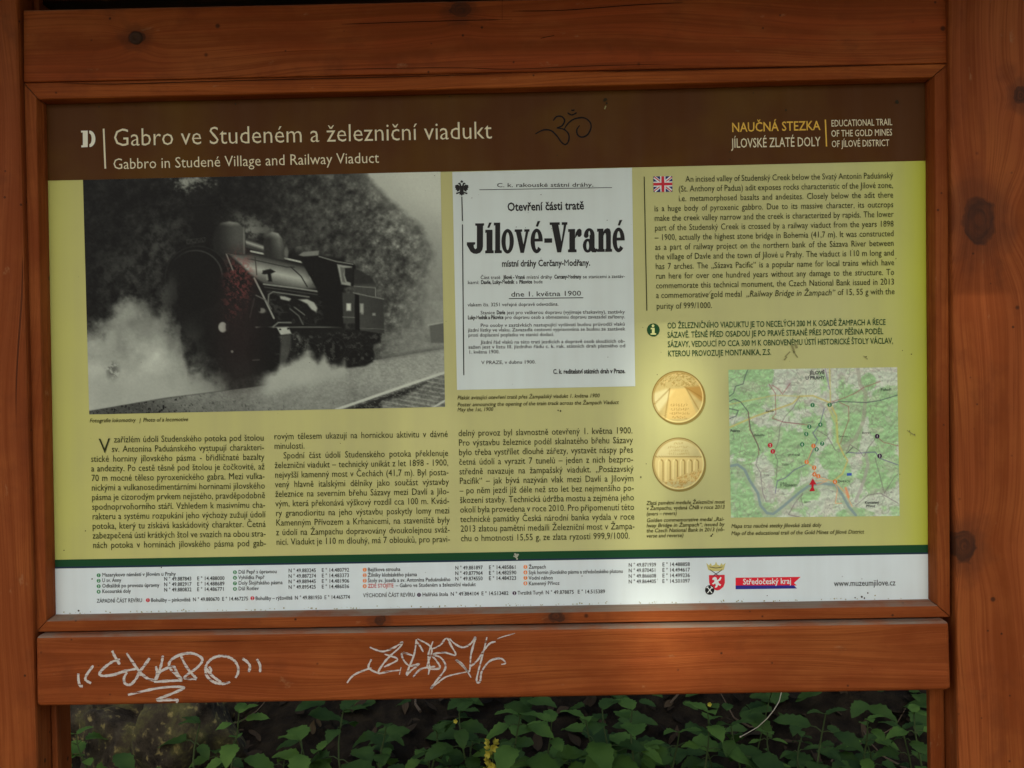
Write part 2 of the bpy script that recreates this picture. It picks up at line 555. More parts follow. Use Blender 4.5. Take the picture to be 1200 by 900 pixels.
KN_R = at(1148, 258, -.03); KN_R2 = at(1130, 640, -.03); KN_R3 = at(1196, 112, -.03)
KN_B = at(159, 44, -.0215); KN_B3 = at(540, 12, -.0215)
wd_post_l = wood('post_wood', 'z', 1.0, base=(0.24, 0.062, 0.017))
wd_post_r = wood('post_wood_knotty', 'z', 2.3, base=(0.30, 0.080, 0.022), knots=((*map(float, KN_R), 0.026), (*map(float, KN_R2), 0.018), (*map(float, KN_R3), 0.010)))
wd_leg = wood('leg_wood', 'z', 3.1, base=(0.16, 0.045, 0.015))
wd_beam = wood('beam_wood', 'x', 4.2, base=(0.30, 0.062, 0.014), knots=((*map(float, KN_B), 0.010), (*map(float, KN_B3), 0.011)))
wd_rail = wood('rail_wood', 'x', 5.7, base=(0.29, 0.072, 0.019))
wd_tx = wood('trim_wood_long', 'x', 6.6, base=(0.27, 0.068, 0.018), knots=((*map(float, at(445, 727, -.02)), 0.007), (*map(float, at(652, 722, -.02)), 0.009)))
wd_tt = wood('top_trim_wood', 'x', 8.4, base=(0.34, 0.085, 0.017), pale=(.40, .12, .026), grey=0.0)
wd_tz = wood('trim_wood_upright', 'z', 7.9, base=(0.25, 0.062, 0.016))
wd_roof = wood('roof_wood', 'x', 9.3, base=(0.10, 0.035, 0.014), dark=(0.04, 0.015, 0.008))

YP = -.030
XL = float(at(32.2, 450, YP)[0]); XR = float(at(1117.2, 450, YP)[0])
ZT = 2.02
prism('post', [(XL - .135, -.02), (XL, -.02), (XL, ZT), (XL - .135, ZT)], YP, .075, wd_post_l, board, .004)
prism('post', [(XR, -.02), (XR + .135, -.02), (XR + .135, ZT), (XR, ZT)], YP, .075, wd_post_r, board, .004)
xl2 = float(at(67, 865, .009)[0]); xr2 = float(at(1090, 865, .009)[0])
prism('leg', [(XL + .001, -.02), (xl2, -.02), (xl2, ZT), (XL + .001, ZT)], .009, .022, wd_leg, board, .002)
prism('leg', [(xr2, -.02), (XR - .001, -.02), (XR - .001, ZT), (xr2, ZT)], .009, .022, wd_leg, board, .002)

# panel corners on the panel face, trim corners on the trim's front
pTL, pTR, pBR, pBL = (54.5, 122.3), (1084, 96.7), (1087.7, 702), (65.7, 720)
fTL, fTR, fBR, fBL = (27.5, 97), (1111.5, 74.5), (1114, 723.5), (42.5, 741)
A = lambda p, Y: tuple(float(v) for v in at(p[0], p[1], Y))
iTL, iTR, iBR, iBL = (A(p, 0) for p in (pTL, pTR, pBR, pBL))
oTL, oTR, oBR, oBL = (A(p, -.02) for p in (fTL, fTR, fBR, fBL))
gap = 0.0006
def mitre(name, a, b_, c, d, mat, fl=.76):   # outer edge a-b, inner edge c-d; the inner side is planed down to a slope
    cx = sum(q[0] for q in (a, b_, c, d)) / 4; cz = sum(q[1] for q in (a, b_, c, d)) / 4
    q4 = []
    for q in (a, b_, c, d):
        L_ = math.hypot(q[0] - cx, q[1] - cz)
        q4.append((q[0] - (q[0] - cx) / L_ * gap, q[1] - (q[1] - cz) / L_ * gap))
    a, b_, c, d = q4
    lp = lambda u, v, t: (u[0] + (v[0] - u[0]) * t, u[1] + (v[1] - u[1]) * t)
    bm = bmesh.new()
    sec = []
    for o_, i_ in ((a, d), (b_, c)):
        m_ = lp(o_, i_, fl); w_ = lp(o_, i_, .06)
        sec.append([bm.verts.new((q[0], y, q[1])) for q, y in ((o_, -.0185), (w_, -.02), (m_, -.02), (lp(o_, i_, fl + .05), -.0188), (i_, -.0075), (i_, .003), (o_, .003))])
    n_ = len(sec[0])
    for i in range(n_): bm.faces.new((sec[0][i], sec[0][(i + 1) % n_], sec[1][(i + 1) % n_], sec[1][i]))
    bm.faces.new(sec[0]); bm.faces.new(list(reversed(sec[1])))
    bmesh.ops.recalc_face_normals(bm, faces=bm.faces)
    bm_obj(name, bm, mat, board)
mitre('side_trim', oTL, oBL, iBL, iTL, wd_tz)
mitre('side_trim', oBR, oTR, iTR, iBR, wd_tz)
mitre('top_trim', oTR, oTL, iTL, iTR, wd_tt, .88)
mitre('bottom_trim', oBL, oBR, iBR, iBL, wd_tx)

# beam above, rail below: butted against the posts, proud of the trim
YB = -.0215
beam_t = [A((27, 12), YB), A((1110.5, -11), YB)]
beam = prism('top_beam', [(oTL[0] + .0005, oTL[1] + .0004), (oTR[0] - .001, oTR[1] + .0004), beam_t[1], beam_t[0]], YB, .03, wd_beam, board, .0016)
YR = -.034
rail = prism('bottom_rail', [A((42.4, 828.3), YR), A((1115.0, 809.3), YR), A((1112.6, 728.2), YR), A((41.3, 745.3), YR)], YR, .008, wd_rail, board, .0055, 3)

m_crack, nt, b = new_mat('wood_crack')
b.inputs['Base Color'].default_value = (0.012, 0.006, 0.004, 1); b.inputs['Roughness'].default_value = 0.9
strokes('crack', [[(400, 28.5), (470, 26), (540, 24), (588, 23)], [(588.5, 0), (588.5, 23.5)],
                  [(588, 23), (600, 22.5)], [(600, 13), (660, 12), (740, 6), (800, 3)]], 0.9, YB - .0003, m_crack, beam, taper=.3)
strokes('crack', [[(70, 97), (130, 98.5), (220, 96), (330, 93), (480, 89.5), (600, 86)], [(700, 84), (800, 82), (920, 79), (1040, 76)],
                  [(380, 82), (460, 80), (540, 79.5), (600, 81), (700, 77), (790, 75)], [(633, 45), (642, 43), (650, 41.5)]], 0.7, YB - .0003, m_crack, beam, taper=.2)
bm = bmesh.new()   # sunk bolt head in the beam
c = P(159.5, 44.5, YB - .0005)
rr_ = [0.0085, 0.0075, 0.0035, 0.0]
prev = None
for k, (r_, dy) in enumerate(((.0085, 0.0012), (.0078, -.0012), (.0045, -.0022), (.0028, -.0005), (.0006, .0))):
    ring = [bm.verts.new((c.x + r_ * math.cos(a * math.tau / 18), c.y + dy, c.z + r_ * math.sin(a * math.tau / 18))) for a in range(18)]
    if prev:
        for i in range(18): bm.faces.new((prev[i], prev[(i + 1) % 18], ring[(i + 1) % 18], ring[i]))
    prev = ring
bm.faces.new(prev)
bmesh.ops.recalc_face_normals(bm, faces=bm.faces)
m_bolt, nt, b = new_mat('rusty_steel')
b.inputs['Base Color'].default_value = (0.06, 0.032, 0.02, 1); b.inputs['Roughness'].default_value = 0.7; b.inputs['Metallic'].default_value = 0.4
bm_obj('bolt', bm, m_bolt, beam, smooth=True)

# small roof that keeps the rain off the panel; only its shade reaches the picture
zr = beam_t[0][1] + 0.085
prism('ridge_plate', [(XL - .13, zr - .058), (XR + .13, zr - .050), (XR + .13, zr), (XL - .13, zr)], .032, .10, wd_roof, board, .004)
def roof_slab(name, y_in, z_in, y_out, z_out):
    bm = bmesh.new()
    t = .022
    q = [(y_in, z_in), (y_out, z_out), (y_out, z_out + t), (y_in, z_in + t)]
    x0, x1 = XL - .28, XR + .28
    a_ = [bm.verts.new((x0, y, z)) for y, z in q]; b2 = [bm.verts.new((x1, y, z)) for y, z in q]
    bm.faces.new(a_); bm.faces.new(list(reversed(b2)))
    for i in range(4): bm.faces.new((a_[i], b2[i], b2[(i + 1) % 4], a_[(i + 1) % 4]))
    bmesh.ops.recalc_face_normals(bm, faces=bm.faces)
    bmesh.ops.bevel(bm, geom=list(bm.edges), offset=.003, segments=1, affect='EDGES')
    return bm_obj(name, bm, wd_roof, board)
roof_slab('roof_board', .066, 2.165, -.50, 1.965)
roof_slab('roof_board', .068, 2.165, .30, 2.06)
for x_ in (XL - .0675, XR + .0675):
    prism('rafter', [(x_ - .03, ZT + .001), (x_ + .03, ZT + .001), (x_ + .03, 2.145), (x_ - .03, 2.145)], .03, .10, wd_roof, board, .003)

# ----------------------------------------------------------------- panel
m_panel, nt, b = new_mat('printed_laminate')
N, L = nt.nodes, nt.links
tc = N.new('ShaderNodeTexCoord'); sx = N.new('ShaderNodeSeparateXYZ'); L.new(tc.outputs['Object'], sx.inputs[0])
mr = N.new('ShaderNodeMapRange'); L.new(sx.outputs[0], mr.inputs[0]); mr.inputs[1].default_value = iBL[0] - .01; mr.inputs[2].default_value = iBR[0]
rp = N.new('ShaderNodeValToRGB'); L.new(mr.outputs[0], rp.inputs[0])
e = rp.color_ramp.elements
e[0].position = 0.0; e[0].color = pc(164, 168, 88)
e[1].position = 1.0; e[1].color = pc(164, 172, 58)
for p_, c_ in ((0.07, (169, 168, 104)), (0.45, (168, 168, 112)), (0.90, (170, 172, 116)), (0.965, (169, 173, 100))):
    k = e.new(p_); k.color = pc(*c_)
def weathered(nt, col_out, bsdf, amt=.10):
    """thin uneven film of dust and old drip streaks on the laminate"""
    N, L = nt.nodes, nt.links
    tc = N.new('ShaderNodeTexCoord')
    mp = N.new('ShaderNodeMapping'); mp.inputs['Scale'].default_value = (42, 42, 2.2); L.new(tc.outputs['Object'], mp.inputs['Vector'])
    n1 = N.new('ShaderNodeTexNoise'); n1.inputs['Scale'].default_value = 1; n1.inputs['Detail'].default_value = 4; L.new(mp.outputs[0], n1.inputs['Vector'])
    n2 = N.new('ShaderNodeTexNoise'); n2.inputs['Scale'].default_value = 11; n2.inputs['Detail'].default_value = 7; L.new(tc.outputs['Object'], n2.inputs['Vector'])
    mu = N.new('ShaderNodeMath'); mu.operation = 'MULTIPLY'; L.new(n1.outputs[0], mu.inputs[0]); L.new(n2.outputs[0], mu.inputs[1])
    mr = N.new('ShaderNodeMapRange'); L.new(mu.outputs[0], mr.inputs[0])
    mr.inputs[1].default_value = .18; mr.inputs[2].default_value = .42; mr.inputs[3].default_value = 0; mr.inputs[4].default_value = amt
    mx = N.new('ShaderNodeMix'); mx.data_type = 'RGBA'; L.new(mr.outputs[0], mx.inputs[0]); L.new(col_out, mx.inputs[6]); mx.inputs[7].default_value = (.30, .27, .20, 1)
    L.new(mx.outputs[2], bsdf.inputs['Base Color'])
    rr_ = N.new('ShaderNodeMapRange'); L.new(n2.outputs[0], rr_.inputs[0]); rr_.inputs[3].default_value = .28; rr_.inputs[4].default_value = .56
    L.new(rr_.outputs[0], bsdf.inputs['Roughness'])
weathered(nt, rp.outputs[0], b, .16)
b.inputs['Roughness'].default_value = 0.40; b.inputs['Specular IOR Level'].default_value = 0.12
ext = lambda p, q, s: (p[0] + (p[0] - q[0]) * s, p[1] + (p[1] - q[1]) * s)
panel = prism('panel', [(iBL[0] - .012, iBL[1] - .012), (iBR[0] + .012, iBR[1] - .012), (iTR[0] + .012, iTR[1] + .012), (iTL[0] - .012, iTL[1] + .012)], 0.0, .0082, m_panel, board)

I_TITLE = ink('ink_title', (196, 190, 158)); I_GOLD = ink('ink_gold', (196, 158, 62)); I_BODY = ink('ink_body', (44, 48, 22))
I_BLACK = ink('ink_black', (30, 30, 30)); I_GREEN = ink('ink_green', (26, 66, 34)); I_GREY = ink('ink_grey', (44, 48, 50))
I_WHITE = ink('ink_white', (196, 206, 200)); I_RED = ink('ink_red', (176, 40, 52)); I_BLUE = ink('ink_blue', (44, 44, 120))
I_ORANGE = ink('ink_orange', (222, 122, 60)); I_DOTG = ink('ink_dot_green', (52, 120, 76)); I_PURP = ink('ink_purple', (52, 26, 58))
I_NAVY = ink('ink_navy', (30, 34, 70)); I_CAP = ink('ink_caption', (50, 48, 20))

# header: dark brown field, faintly cloudy
m_head, nt, b = new_mat('header_print')
nz = nt.nodes.new('ShaderNodeTexNoise'); nz.inputs['Scale'].default_value = 9; nz.inputs['Detail'].default_value = 5
tc = nt.nodes.new('ShaderNodeTexCoord'); nt.links.new(tc.outputs['Object'], nz.inputs['Vector'])
rp = nt.nodes.new('ShaderNodeValToRGB'); nt.links.new(nz.outputs[0], rp.inputs[0])
rp.color_ramp.elements[0].position = .45; rp.color_ramp.elements[0].color = pc(68, 37, 6)
rp.color_ramp.elements[1].position = .78; rp.color_ramp.elements[1].color = pc(80, 54, 6)
weathered(nt, rp.outputs[0], b, .035)
b.inputs['Roughness'].default_value = .40; b.inputs['Specular IOR Level'].default_value = .07
header = flat('header_band', [[(50, 117), (1088, 91), (1084.5, 188.3), (55.5, 211.7)]], -.0004, m_head, board)

T = Lettering()
T.line('Gabro ve Studeném a železniční viadukt', 132.3, 171.2, 576.7, 162.3, 20.2, weight=-.006)
T.line('Gabbro in Studené Village and Railway Viaduct', 132.3, 198.3, 444.3, 190.8, 12.4, weight=-.004)
T.build('title_text', I_TITLE, header)
flat('title_rule', [bar(121.4, 150.8, 123.4, 197.6, 2.0)], -.0008, I_TITLE, header)
# stencil letter D with a nick out of its right side
dl = [(95, 153.2), (102.8, 153.0), (102.8, 172.4), (95.3, 172.6), (95.3, 170.4), (97.2, 170.2), (97, 155.2), (95, 155.3)]
dr = [(104.6, 153)] + [(104.6 + 7.2 * math.sin(t), 162.7 - 9.8 * math.cos(t)) for t in [i * math.pi / 12 for i in range(1, 12)]] + [(104.8, 172.3), (104.8, 169)] + \
     [(104.8 + 2.6 * math.sin(t), 162.7 + 6.3 * math.cos(t)) for t in [i * math.pi / 8 for i in range(1, 8)]] + [(104.6, 156.2)]
flat('letter', [dl, dr], -.0008, ink('ink_d', (206, 206, 184)), header)
T = Lettering()
T.line('NAUČNÁ STEZKA', 857.3, 154.6, 961.3, 152.2, 10.6, weight=.010)
flat('gold_rule', [bar(967.2, 140.2, 968.6, 171.6, 1.6)], -.0008, I_GOLD, header)
T.build('trail_title', I_GOLD, header)
T = Lettering()
T.line('JÍLOVSKÉ ZLATÉ DOLY', 857.5, 173.2, 961.5, 171.2, 10.8, weight=.004)
T.line('EDUCATIONAL TRAIL', 974, 148.3, 1045.7, 146.6, 7.6, weight=.004)
T.line('OF THE GOLD MINES', 974, 160.3, 1045.7, 158.7, 7.6, weight=.004)
T.line('OF JÍLOVÉ DISTRICT', 974.5, 172.5, 1042.3, 171.0, 7.6, weight=.004)
T.build('trail_subtitle', I_TITLE, header)
# om sign somebody drew on the header
OM = lambda pts: [(400 + x / 3, y / 3) for x, y in pts]
m_scr, nt, b = new_mat('dark_marker'); b.inputs['Base Color'].default_value = (0.006, 0.004, 0.002, 1); b.inputs['Roughness'].default_value = .5
strokes('drawn_symbol', [OM([(745, 424), (757, 410), (775, 410), (785, 424), (776, 442), (757, 450)]),
                         OM([(757, 450), (783, 455), (799, 472), (799, 495), (788, 508), (774, 500), (757, 477), (737, 459), (710, 457), (682, 471)]),
                         OM([(782, 457), (797, 434), (820, 418), (852, 414), (873, 428), (878, 448), (866, 473), (846, 482), (831, 474), (828, 456), (838, 441)]),
                         OM([(795, 396), (810, 404), (828, 396)]), OM([(808, 387), (814, 388), (820, 386)])], 1.75, -.0009, m_scr, header, taper=.6)

# ----------------------------------------------------------------- body text
CW = None
body = Lettering()
body.column([('zařízlém údolí Studenského potoka pod štolou', 27.6, None), ('sv. Antonína Paduánského vystupují charakteri-', 24.6, None),
             'stické horniny jílovského pásma - břidličnaté bazalty', 'a andezity. Po cestě těsně pod štolou je čočkovité, až',
             '70 m mocné těleso pyroxenického gabra. Mezi vulka-', 'nickými a vulkanosedimentárními horninami jílovského',
             'pásma je cizorodým prvkem nejistého, pravděpodobně', 'spodnoprvohorního stáří. Vzhledem k masivnímu cha-',
             'rakteru a systému rozpukání jeho výchozy zužují údolí', 'potoka, který tu získává kaskádovitý charakter. Četná',
             'zabezpečená ústí krátkých štol ve svazích na obou stra-', 'nách potoka v horninách jílovského pásma pod gab-'],
            (105.8, 518.9), (309.5, 516.4), (108.6, 642.4), (312, 640), 7.5, CW)
body.build('czech_text', I_BODY, board)
Lettering().line('V', 116, 531, 129.5, 530.6, 17).build('drop_capital', I_BODY, board)
body = Lettering()
body.column(['rovým tělesem ukazují na hornickou aktivitu v dávné', ('minulosti.', 0, 357.3), ('Spodní část údolí Studenského potoka překlenuje', 10.5, None),
             'železniční viadukt – technický unikát z let 1898 - 1900,', 'nejvyšší kamenný most v Čechách (41,7 m). Byl posta-',
             'vený hlavně italskými dělníky jako součást výstavby', 'železnice na severním břehu Sázavy mezi Davlí a Jílo-',
             'vým, která překonává výškový rozdíl cca 100 m. Kvád-', 'ry granodioritu na jeho výstavbu poskytly lomy mezi',
             'Kamenným Přívozem a Krhanicemi, na staveniště byly', 'z údolí na Žampachu dopravovány dvoukolejnou sváž-',
             'nicí. Viadukt je 110 m dlouhý, má 7 oblouků, pro pravi-'],
            (321, 515), (525, 512), (323.6, 638.6), (527.6, 635.2), 7.5, CW)
body.build('czech_text', I_BODY, board)
body = Lettering()
body.column(['delný provoz byl slavnostně otevřený 1. května 1900.', 'Pro výstavbu železnice podél skalnatého břehu Sázavy',
             'bylo třeba vystřílet dlouhé zářezy, vystavět náspy přes', 'četná údolí a vyrazit 7 tunelů – jeden z nich bezpro-',
             'středně navazuje na žampašský viadukt. „Posázavský', 'Pacifik“ – jak bývá nazýván vlak mezi Davlí a Jílovým',
             '– po něm jezdí již déle než sto let bez nejmenšího po-', 'škození stavby. Technická údržba mostu a zejména jeho',
             'okolí byla provedena v roce 2010. Pro připomenutí této', 'technické památky Česká národní banka vydala v roce',
             '2013 zlatou pamětní medaili Železniční most v Žampa-', ('chu o hmotnosti 15,55 g, ze zlata ryzosti 999,9/1000.', 0, 738.3)],
            (537, 511.2), (741.6, 507.9), (539.8, 634.4), (744.2, 631.2), 7.5, CW)
body.build('czech_text', I_BODY, board)
en = Lettering()
en.column([('An incised valley of Studenský Creek below the Svatý Antonín Paduánský', 37.3, None), ('(St. Anthony of Padua) adit exposes rocks characteristic of the Jílové zone,', 28.7, None),
           ('i.e. metamorphosed basalts and andesites. Closely below the adit there', 28.7, None),
           'is a huge body of pyroxenic gabbro. Due to its massive character, its outcrops', 'make the creek valley narrow and the creek is characterized by rapids. The lower',
           'part of the Studenský Creek is crossed by a railway viaduct from the years 1898', '– 1900, actually the highest stone bridge in Bohemia (41,7 m). It was constructed',
           'as a part of railway project on the northern bank of the Sázava River between', 'the village of Davle and the town of Jílové u Prahy. The viaduct is 110 m long and',
           'has 7 arches. The „Sázava Pacific“ is a popular name for local trains which have', 'run here for over one hundred years without any damage to the structure. To',
           'commemorate this technical monument, the Czech National Bank issued in 2013'],
          (766, 213.8), (1046.8, 208.8), (768.5, 338.0), (1048.4, 333.4), 7.0, None)
en.line('a commemorative gold medal', 768.7, 349.3, 869.8, 347.6, 7.0)
en.line('„Railway Bridge in Žampach“', 874.2, 347.6, 978.5, 345.9, 7.0, italic=.2)
en.line('of 15, 55 g with the', 981.5, 345.8, 1048.7, 344.7, 7.0)
en.line('purity of 999/1000.', 769.2, 362, 834.8, 360.9, 7.0)
en.build('english_text', I_BODY, board)
flat('text_rule', [bar(754.9, 207, 758, 364, 1.1)], -.0008, I_BODY, board)

gt = Lettering()
for s, x0, y0, x1, y1 in (('OD ŽELEZNIČNÍHO VIADUKTU JE TO NECELÝCH 200 M K OSADĚ ŽAMPACH A ŘECE', 782, 384.8, 1038, 380.7),
                          ('SÁZAVĚ. TĚSNĚ PŘED OSADOU JE PO PRAVÉ STRANĚ PŘES POTOK PĚŠINA PODÉL', 782, 395.7, 1035.3, 391.5),
                          ('SÁZAVY, VEDOUCÍ PO CCA 300 M K OBNOVENÉMU ÚSTÍ HISTORICKÉ ŠTOLY VÁCLAV,', 782.4, 406.7, 1046.8, 402.5),
                          ('KTEROU PROVOZUJE MONTANIKA, Z.S.', 782.6, 417.6, 904, 415.8)):
    gt.line(s, x0, y0, x1, y1, 6.7, weight=.008)
gt.build('notice_text', I_GREEN, board)
ico = flat('info_icon', [disc(765.6, 386.6, 7.5, 7.7, 28)], -.0006, I_GREEN, board)
flat('letter', [disc(765.3, 381.8, 1.6, n=12), [(762.6, 384.2), (767.2, 384.1), (767.2, 390.4), (768.8, 390.4), (768.8, 392.2), (762.4, 392.3), (762.4, 390.5), (764, 390.5), (764, 385.9), (762.6, 386)]], -.001, ink('ink_pale', (190, 196, 130)), ico)

# union flag
fx0, fy0, fx1, fy1 = 765.6, 206.8, 787.8, 225.0
F = lambda u, v: (fx0 + (fx1 - fx0) * u + .25 * v, fy0 + (fy1 - fy0) * v - .4 * u)
flag = flat('union_flag', [[F(0, 0), F(1, 0), F(1, 1), F(0, 1)]], -.0005, ink('ink_flag_blue', (36, 36, 92)), board)
def fbar(u0, v0, u1, v1, w):
    a_, b2 = F(u0, v0), F(u1, v1); return bar(*a_, *b2, w)
flat('white_cross', [fbar(.05, .05, .95, .95, 3.6)], -.00060, I_WHITE, flag)
flat('white_cross', [fbar(.05, .95, .95, .05, 3.6)], -.00063, I_WHITE, flag)
flat('white_cross', [fbar(.5, 0, .5, 1, 6.2)], -.00072, I_WHITE, flag); flat('white_cross', [fbar(0, .5, 1, .5, 6.0)], -.00074, I_WHITE, flag)
flat('red_cross', [fbar(.06, .03, .44, .41, 1.2), fbar(.56, .59, .94, .97, 1.2)], -.00066, I_RED, flag)
flat('red_cross', [fbar(.03, .94, .40, .60, 1.2), fbar(.60, .40, .97, .06, 1.2)], -.00069, I_RED, flag)
flat('red_cross', [fbar(.5, 0, .5, 1, 3.4)], -.00080, I_RED, flag); flat('red_cross', [fbar(0, .5, 1, .5, 3.2)], -.00083, I_RED, flag)

# ----------------------------------------------------------------- poster
poster = flat('poster', [[(530, 201.6), (740.6, 196.6), (744.4, 452.6), (535.6, 457)]], -.0004, ink('ink_poster', (185, 197, 192)), board)
def QZ(X, h):
    base = 598 - 0.0128 * (X - 100)
    return (530 + X / 5.581, 190 + (base - h) / 5.581)
pieces = []
def add(pts): pieces.append([QZ(x, h) for x, h in pts])
def arc(cx, cy, rx, ry, a0, a1, n=12):
    return [(cx + rx * math.cos(R(a0 + (a1 - a0) * i / n)), cy + ry * math.sin(R(a0 + (a1 - a0) * i / n))) for i in range(n + 1)]
def ringpart(cx, cy, rx, ry, ix, iy, a0, a1, n=12):
    add(arc(cx, cy, rx, ry, a0, a1, n) + arc(cx, cy, ix, iy, a1, a0, n))
add([(150, 197), (208, 197), (208, 183), (201, 180), (201, 45), (196, 22), (182, 4), (160, -3), (138, 0), (120, 12), (104, 40), (95, 56), (95, 74), (150, 74), (150, 60), (140, 55), (142, 38), (152, 28), (160, 36), (161, 60), (161, 180), (150, 183)])
add([(216, 154), (263, 154), (263, 20), (271, 17), (271, 0), (215, 0), (215, 17), (224, 20), (224, 136), (216, 133)])
add([(229, 168), (241, 201), (258, 201), (242, 166)])
add([(272, 200), (313, 200), (313, 20), (324, 17), (324, 0), (277, 0), (277, 17), (281, 20), (281, 183), (272, 180)])
ringpart(362, 77, 41, 81, 13, 58, 0, 180); ringpart(362, 77, 41, 81, 13, 58, 180, 360)
add([(408, 154), (457, 154), (457, 138), (449, 138), (466, 55), (481, 138), (471, 138), (471, 154), (505, 154), (505, 138), (498, 138), (469, 0), (446, 0), (416, 138), (408, 138)])
def e_(cx):
    ringpart(cx, 77, 40, 81, 12, 58, 0, 180); ringpart(cx, 77, 40, 81, 12, 56, 180, 318)
    add([(cx - 14, 92), (cx + 39.5, 92), (cx + 39.5, 73), (cx - 14, 73)])
    add([(cx - 6, 172), (cx + 6, 207), (cx + 24, 207), (cx + 8, 170)])
e_(552)
add([(602, 93), (653, 93), (653, 64), (602, 64)])
add([(637, 197), (703, 197), (703, 180), (694, 180), (714, 72), (730, 180), (716, 180), (716, 197), (753, 197), (753, 180), (746, 180), (712, 0), (686, 0), (650, 180), (637, 180)])
add([(758, 152), (803, 152), (803, 20), (813, 17), (813, 0), (757, 0), (757, 17), (766, 20), (766, 134), (758, 131)])
add([(802, 92), (808, 128), (820, 150), (836, 154), (846, 142), (846, 112), (836, 99), (822, 101), (818, 113), (808, 96)])
add([(898, 112), (931, 112), (931, 30), (938, 20), (948, 24), (948, 6), (938, -3), (916, -2), (902, 12), (898, 20)])
ringpart(896, 108, 35, 48, 7, 30, 0, 178); add(disc(876, 108, 16, n=14))
ringpart(886, 42, 32, 46, 9, 28, 0, 180); ringpart(886, 42, 32, 46, 9, 28, 180, 360)
add([(947, 152), (989, 152), (989, 20), (997, 17), (997, 0), (947, 0), (947, 17), (956, 20), (956, 134), (947, 131)])
add([(1006, 112), (1037, 112), (1037, 20), (1045, 17), (1045, 0), (1000, 0), (1000, 17), (1006, 20)])
add([(987, 100), (987, 128), (997, 147), (1014, 155), (1029, 150), (1037, 130), (1037, 108), (1006, 108), (1003, 122), (996, 121)])
e_(1088)
bm = bmesh.new()
for i, poly in enumerate(pieces):
    f = bm.faces.new([bm.verts.new(P(x, y, -.0008 - i * .000006)) for x, y in poly]); f.normal_update()
    if f.normal.y > 0: f.normal_flip()
bmesh.ops.triangulate(bm, faces=bm.faces[:])
bm_obj('headline', bm, I_BLACK, poster)
pt = Lettering()
pt.line('C. k. rakouské státní dráhy.', 582, 219.3, 695.8, 218.6, 4.6, weight=.004); pt.build('poster_heading', I_BLACK, poster); pt = Lettering()
pt.line('Otevření části tratě', 594.5, 247.2, 684.5, 245.2, 9.6, weight=.022)
pt.build('poster_heading', I_BLACK, poster); pt = Lettering()
pt.line('místní dráhy Čerčany-Modřany.', 588, 312.5, 691.8, 311.2, 7.4, weight=.022)
pt.build('poster_heading', I_BLACK, poster); pt = Lettering()
pt.line('dne 1. května 1900', 598.7, 347.6, 681.2, 346.4, 5.7, weight=.002); pt.build('poster_date', I_BLACK, poster); pt = Lettering()
sm = [('Část tratě ', 563, 327.1, 588, 326.9), ('se stanicemi a zastáv-', 683, 326.2, 732.5, 325.6), ('místní dráhy', 617, 326.7, 647, 326.4),
      ('bude', 625.5, 332.1, 636, 332), ('a', 604.5, 332.4, 606.5, 332.4), ('kami:', 548, 332.9, 561.5, 332.8),
      ('vlakem čís. 3251 veřejné dopravě odevzdána.', 548, 359.1, 654.6, 358.2),
      ('Stanice', 563, 368.4, 580, 368.2), ('jest pro veškerou dopravu (vyjímaje třaskaviny), zastávky', 594, 368.2, 732.2, 367.3),
      ('pro dopravu osob a obmezenou dopravu zavazadel zařízeny.', 591.5, 373.8, 732.5, 373),
      ('Pro osoby v zastávkách nastupující vydávati budou průvodčí vlaků', 563, 383.2, 732.5, 381.6), ('jízdní lístky ve vlaku. Zavazadla cestovní vypravována se budou ze zastávek', 548.3, 388.8, 732.5, 387.2),
      ('proti doplacení poplatku ve stanici dodací.', 548.7, 394.6, 649.5, 393.7), ('Jízdní řád vlaků na této trati jezdících a dopravě osob sloužících ob-', 563.4, 403, 732.5, 401.5),
      ('sažen jest v listu III. jízdního řádu c. k. rak. státních drah platného od', 548.7, 408.6, 733, 407), ('1. května 1900.', 549, 414.5, 585.5, 414.1), ('V PRAZE, v dubnu 1900.', 564, 426.8, 628, 426)]
for s, x0, y0, x1, y1 in sm:
    if s.startswith(('vlakem', 'Stanice', 'Pro osoby', 'Jízdní řád', 'V PRAZE')):
        pt.build('poster_text', I_BLACK, poster); pt = Lettering()
    pt.line(s, x0, y0, x1, y1, 4.0, weight=.004)
pt.build('poster_text', I_BLACK, poster); pt = Lettering()
for s, x0, y0, x1, y1 in (('Jílové - Vrané', 590, 326.9, 615, 326.7), ('Čerčany-Modřany', 649.5, 326.4, 681, 326.2), ('Davle, Luky-Medník', 563.5, 332.8, 602.5, 332.4), ('Pikovice', 608.5, 332.4, 623.5, 332.2),
                          ('Davle', 582, 368.2, 592, 368.2), ('Luky-Medník a Pikovice', 548.2, 374.2, 590, 373.8), ('C. k. ředitelství státních drah v Praze.', 648.2, 438, 732.9, 437.2)):
    Lettering().line(s, x0, y0, x1, y1, 4.3 if 'C. k.' not in s else 5.2, weight=.03).build('poster_text', I_BLACK, poster)
for q in (bar(561.9, 222.4, 717.2, 219.8, .7), bar(596.4, 349.9, 683.6, 348.9, .9), bar(541.2, 230.5, 541.9, 259, 1.2), bar(541.9, 263, 543.5, 439.6, 1.2)):
    flat('poster_rule', [q], -.0008, I_BLACK, poster)
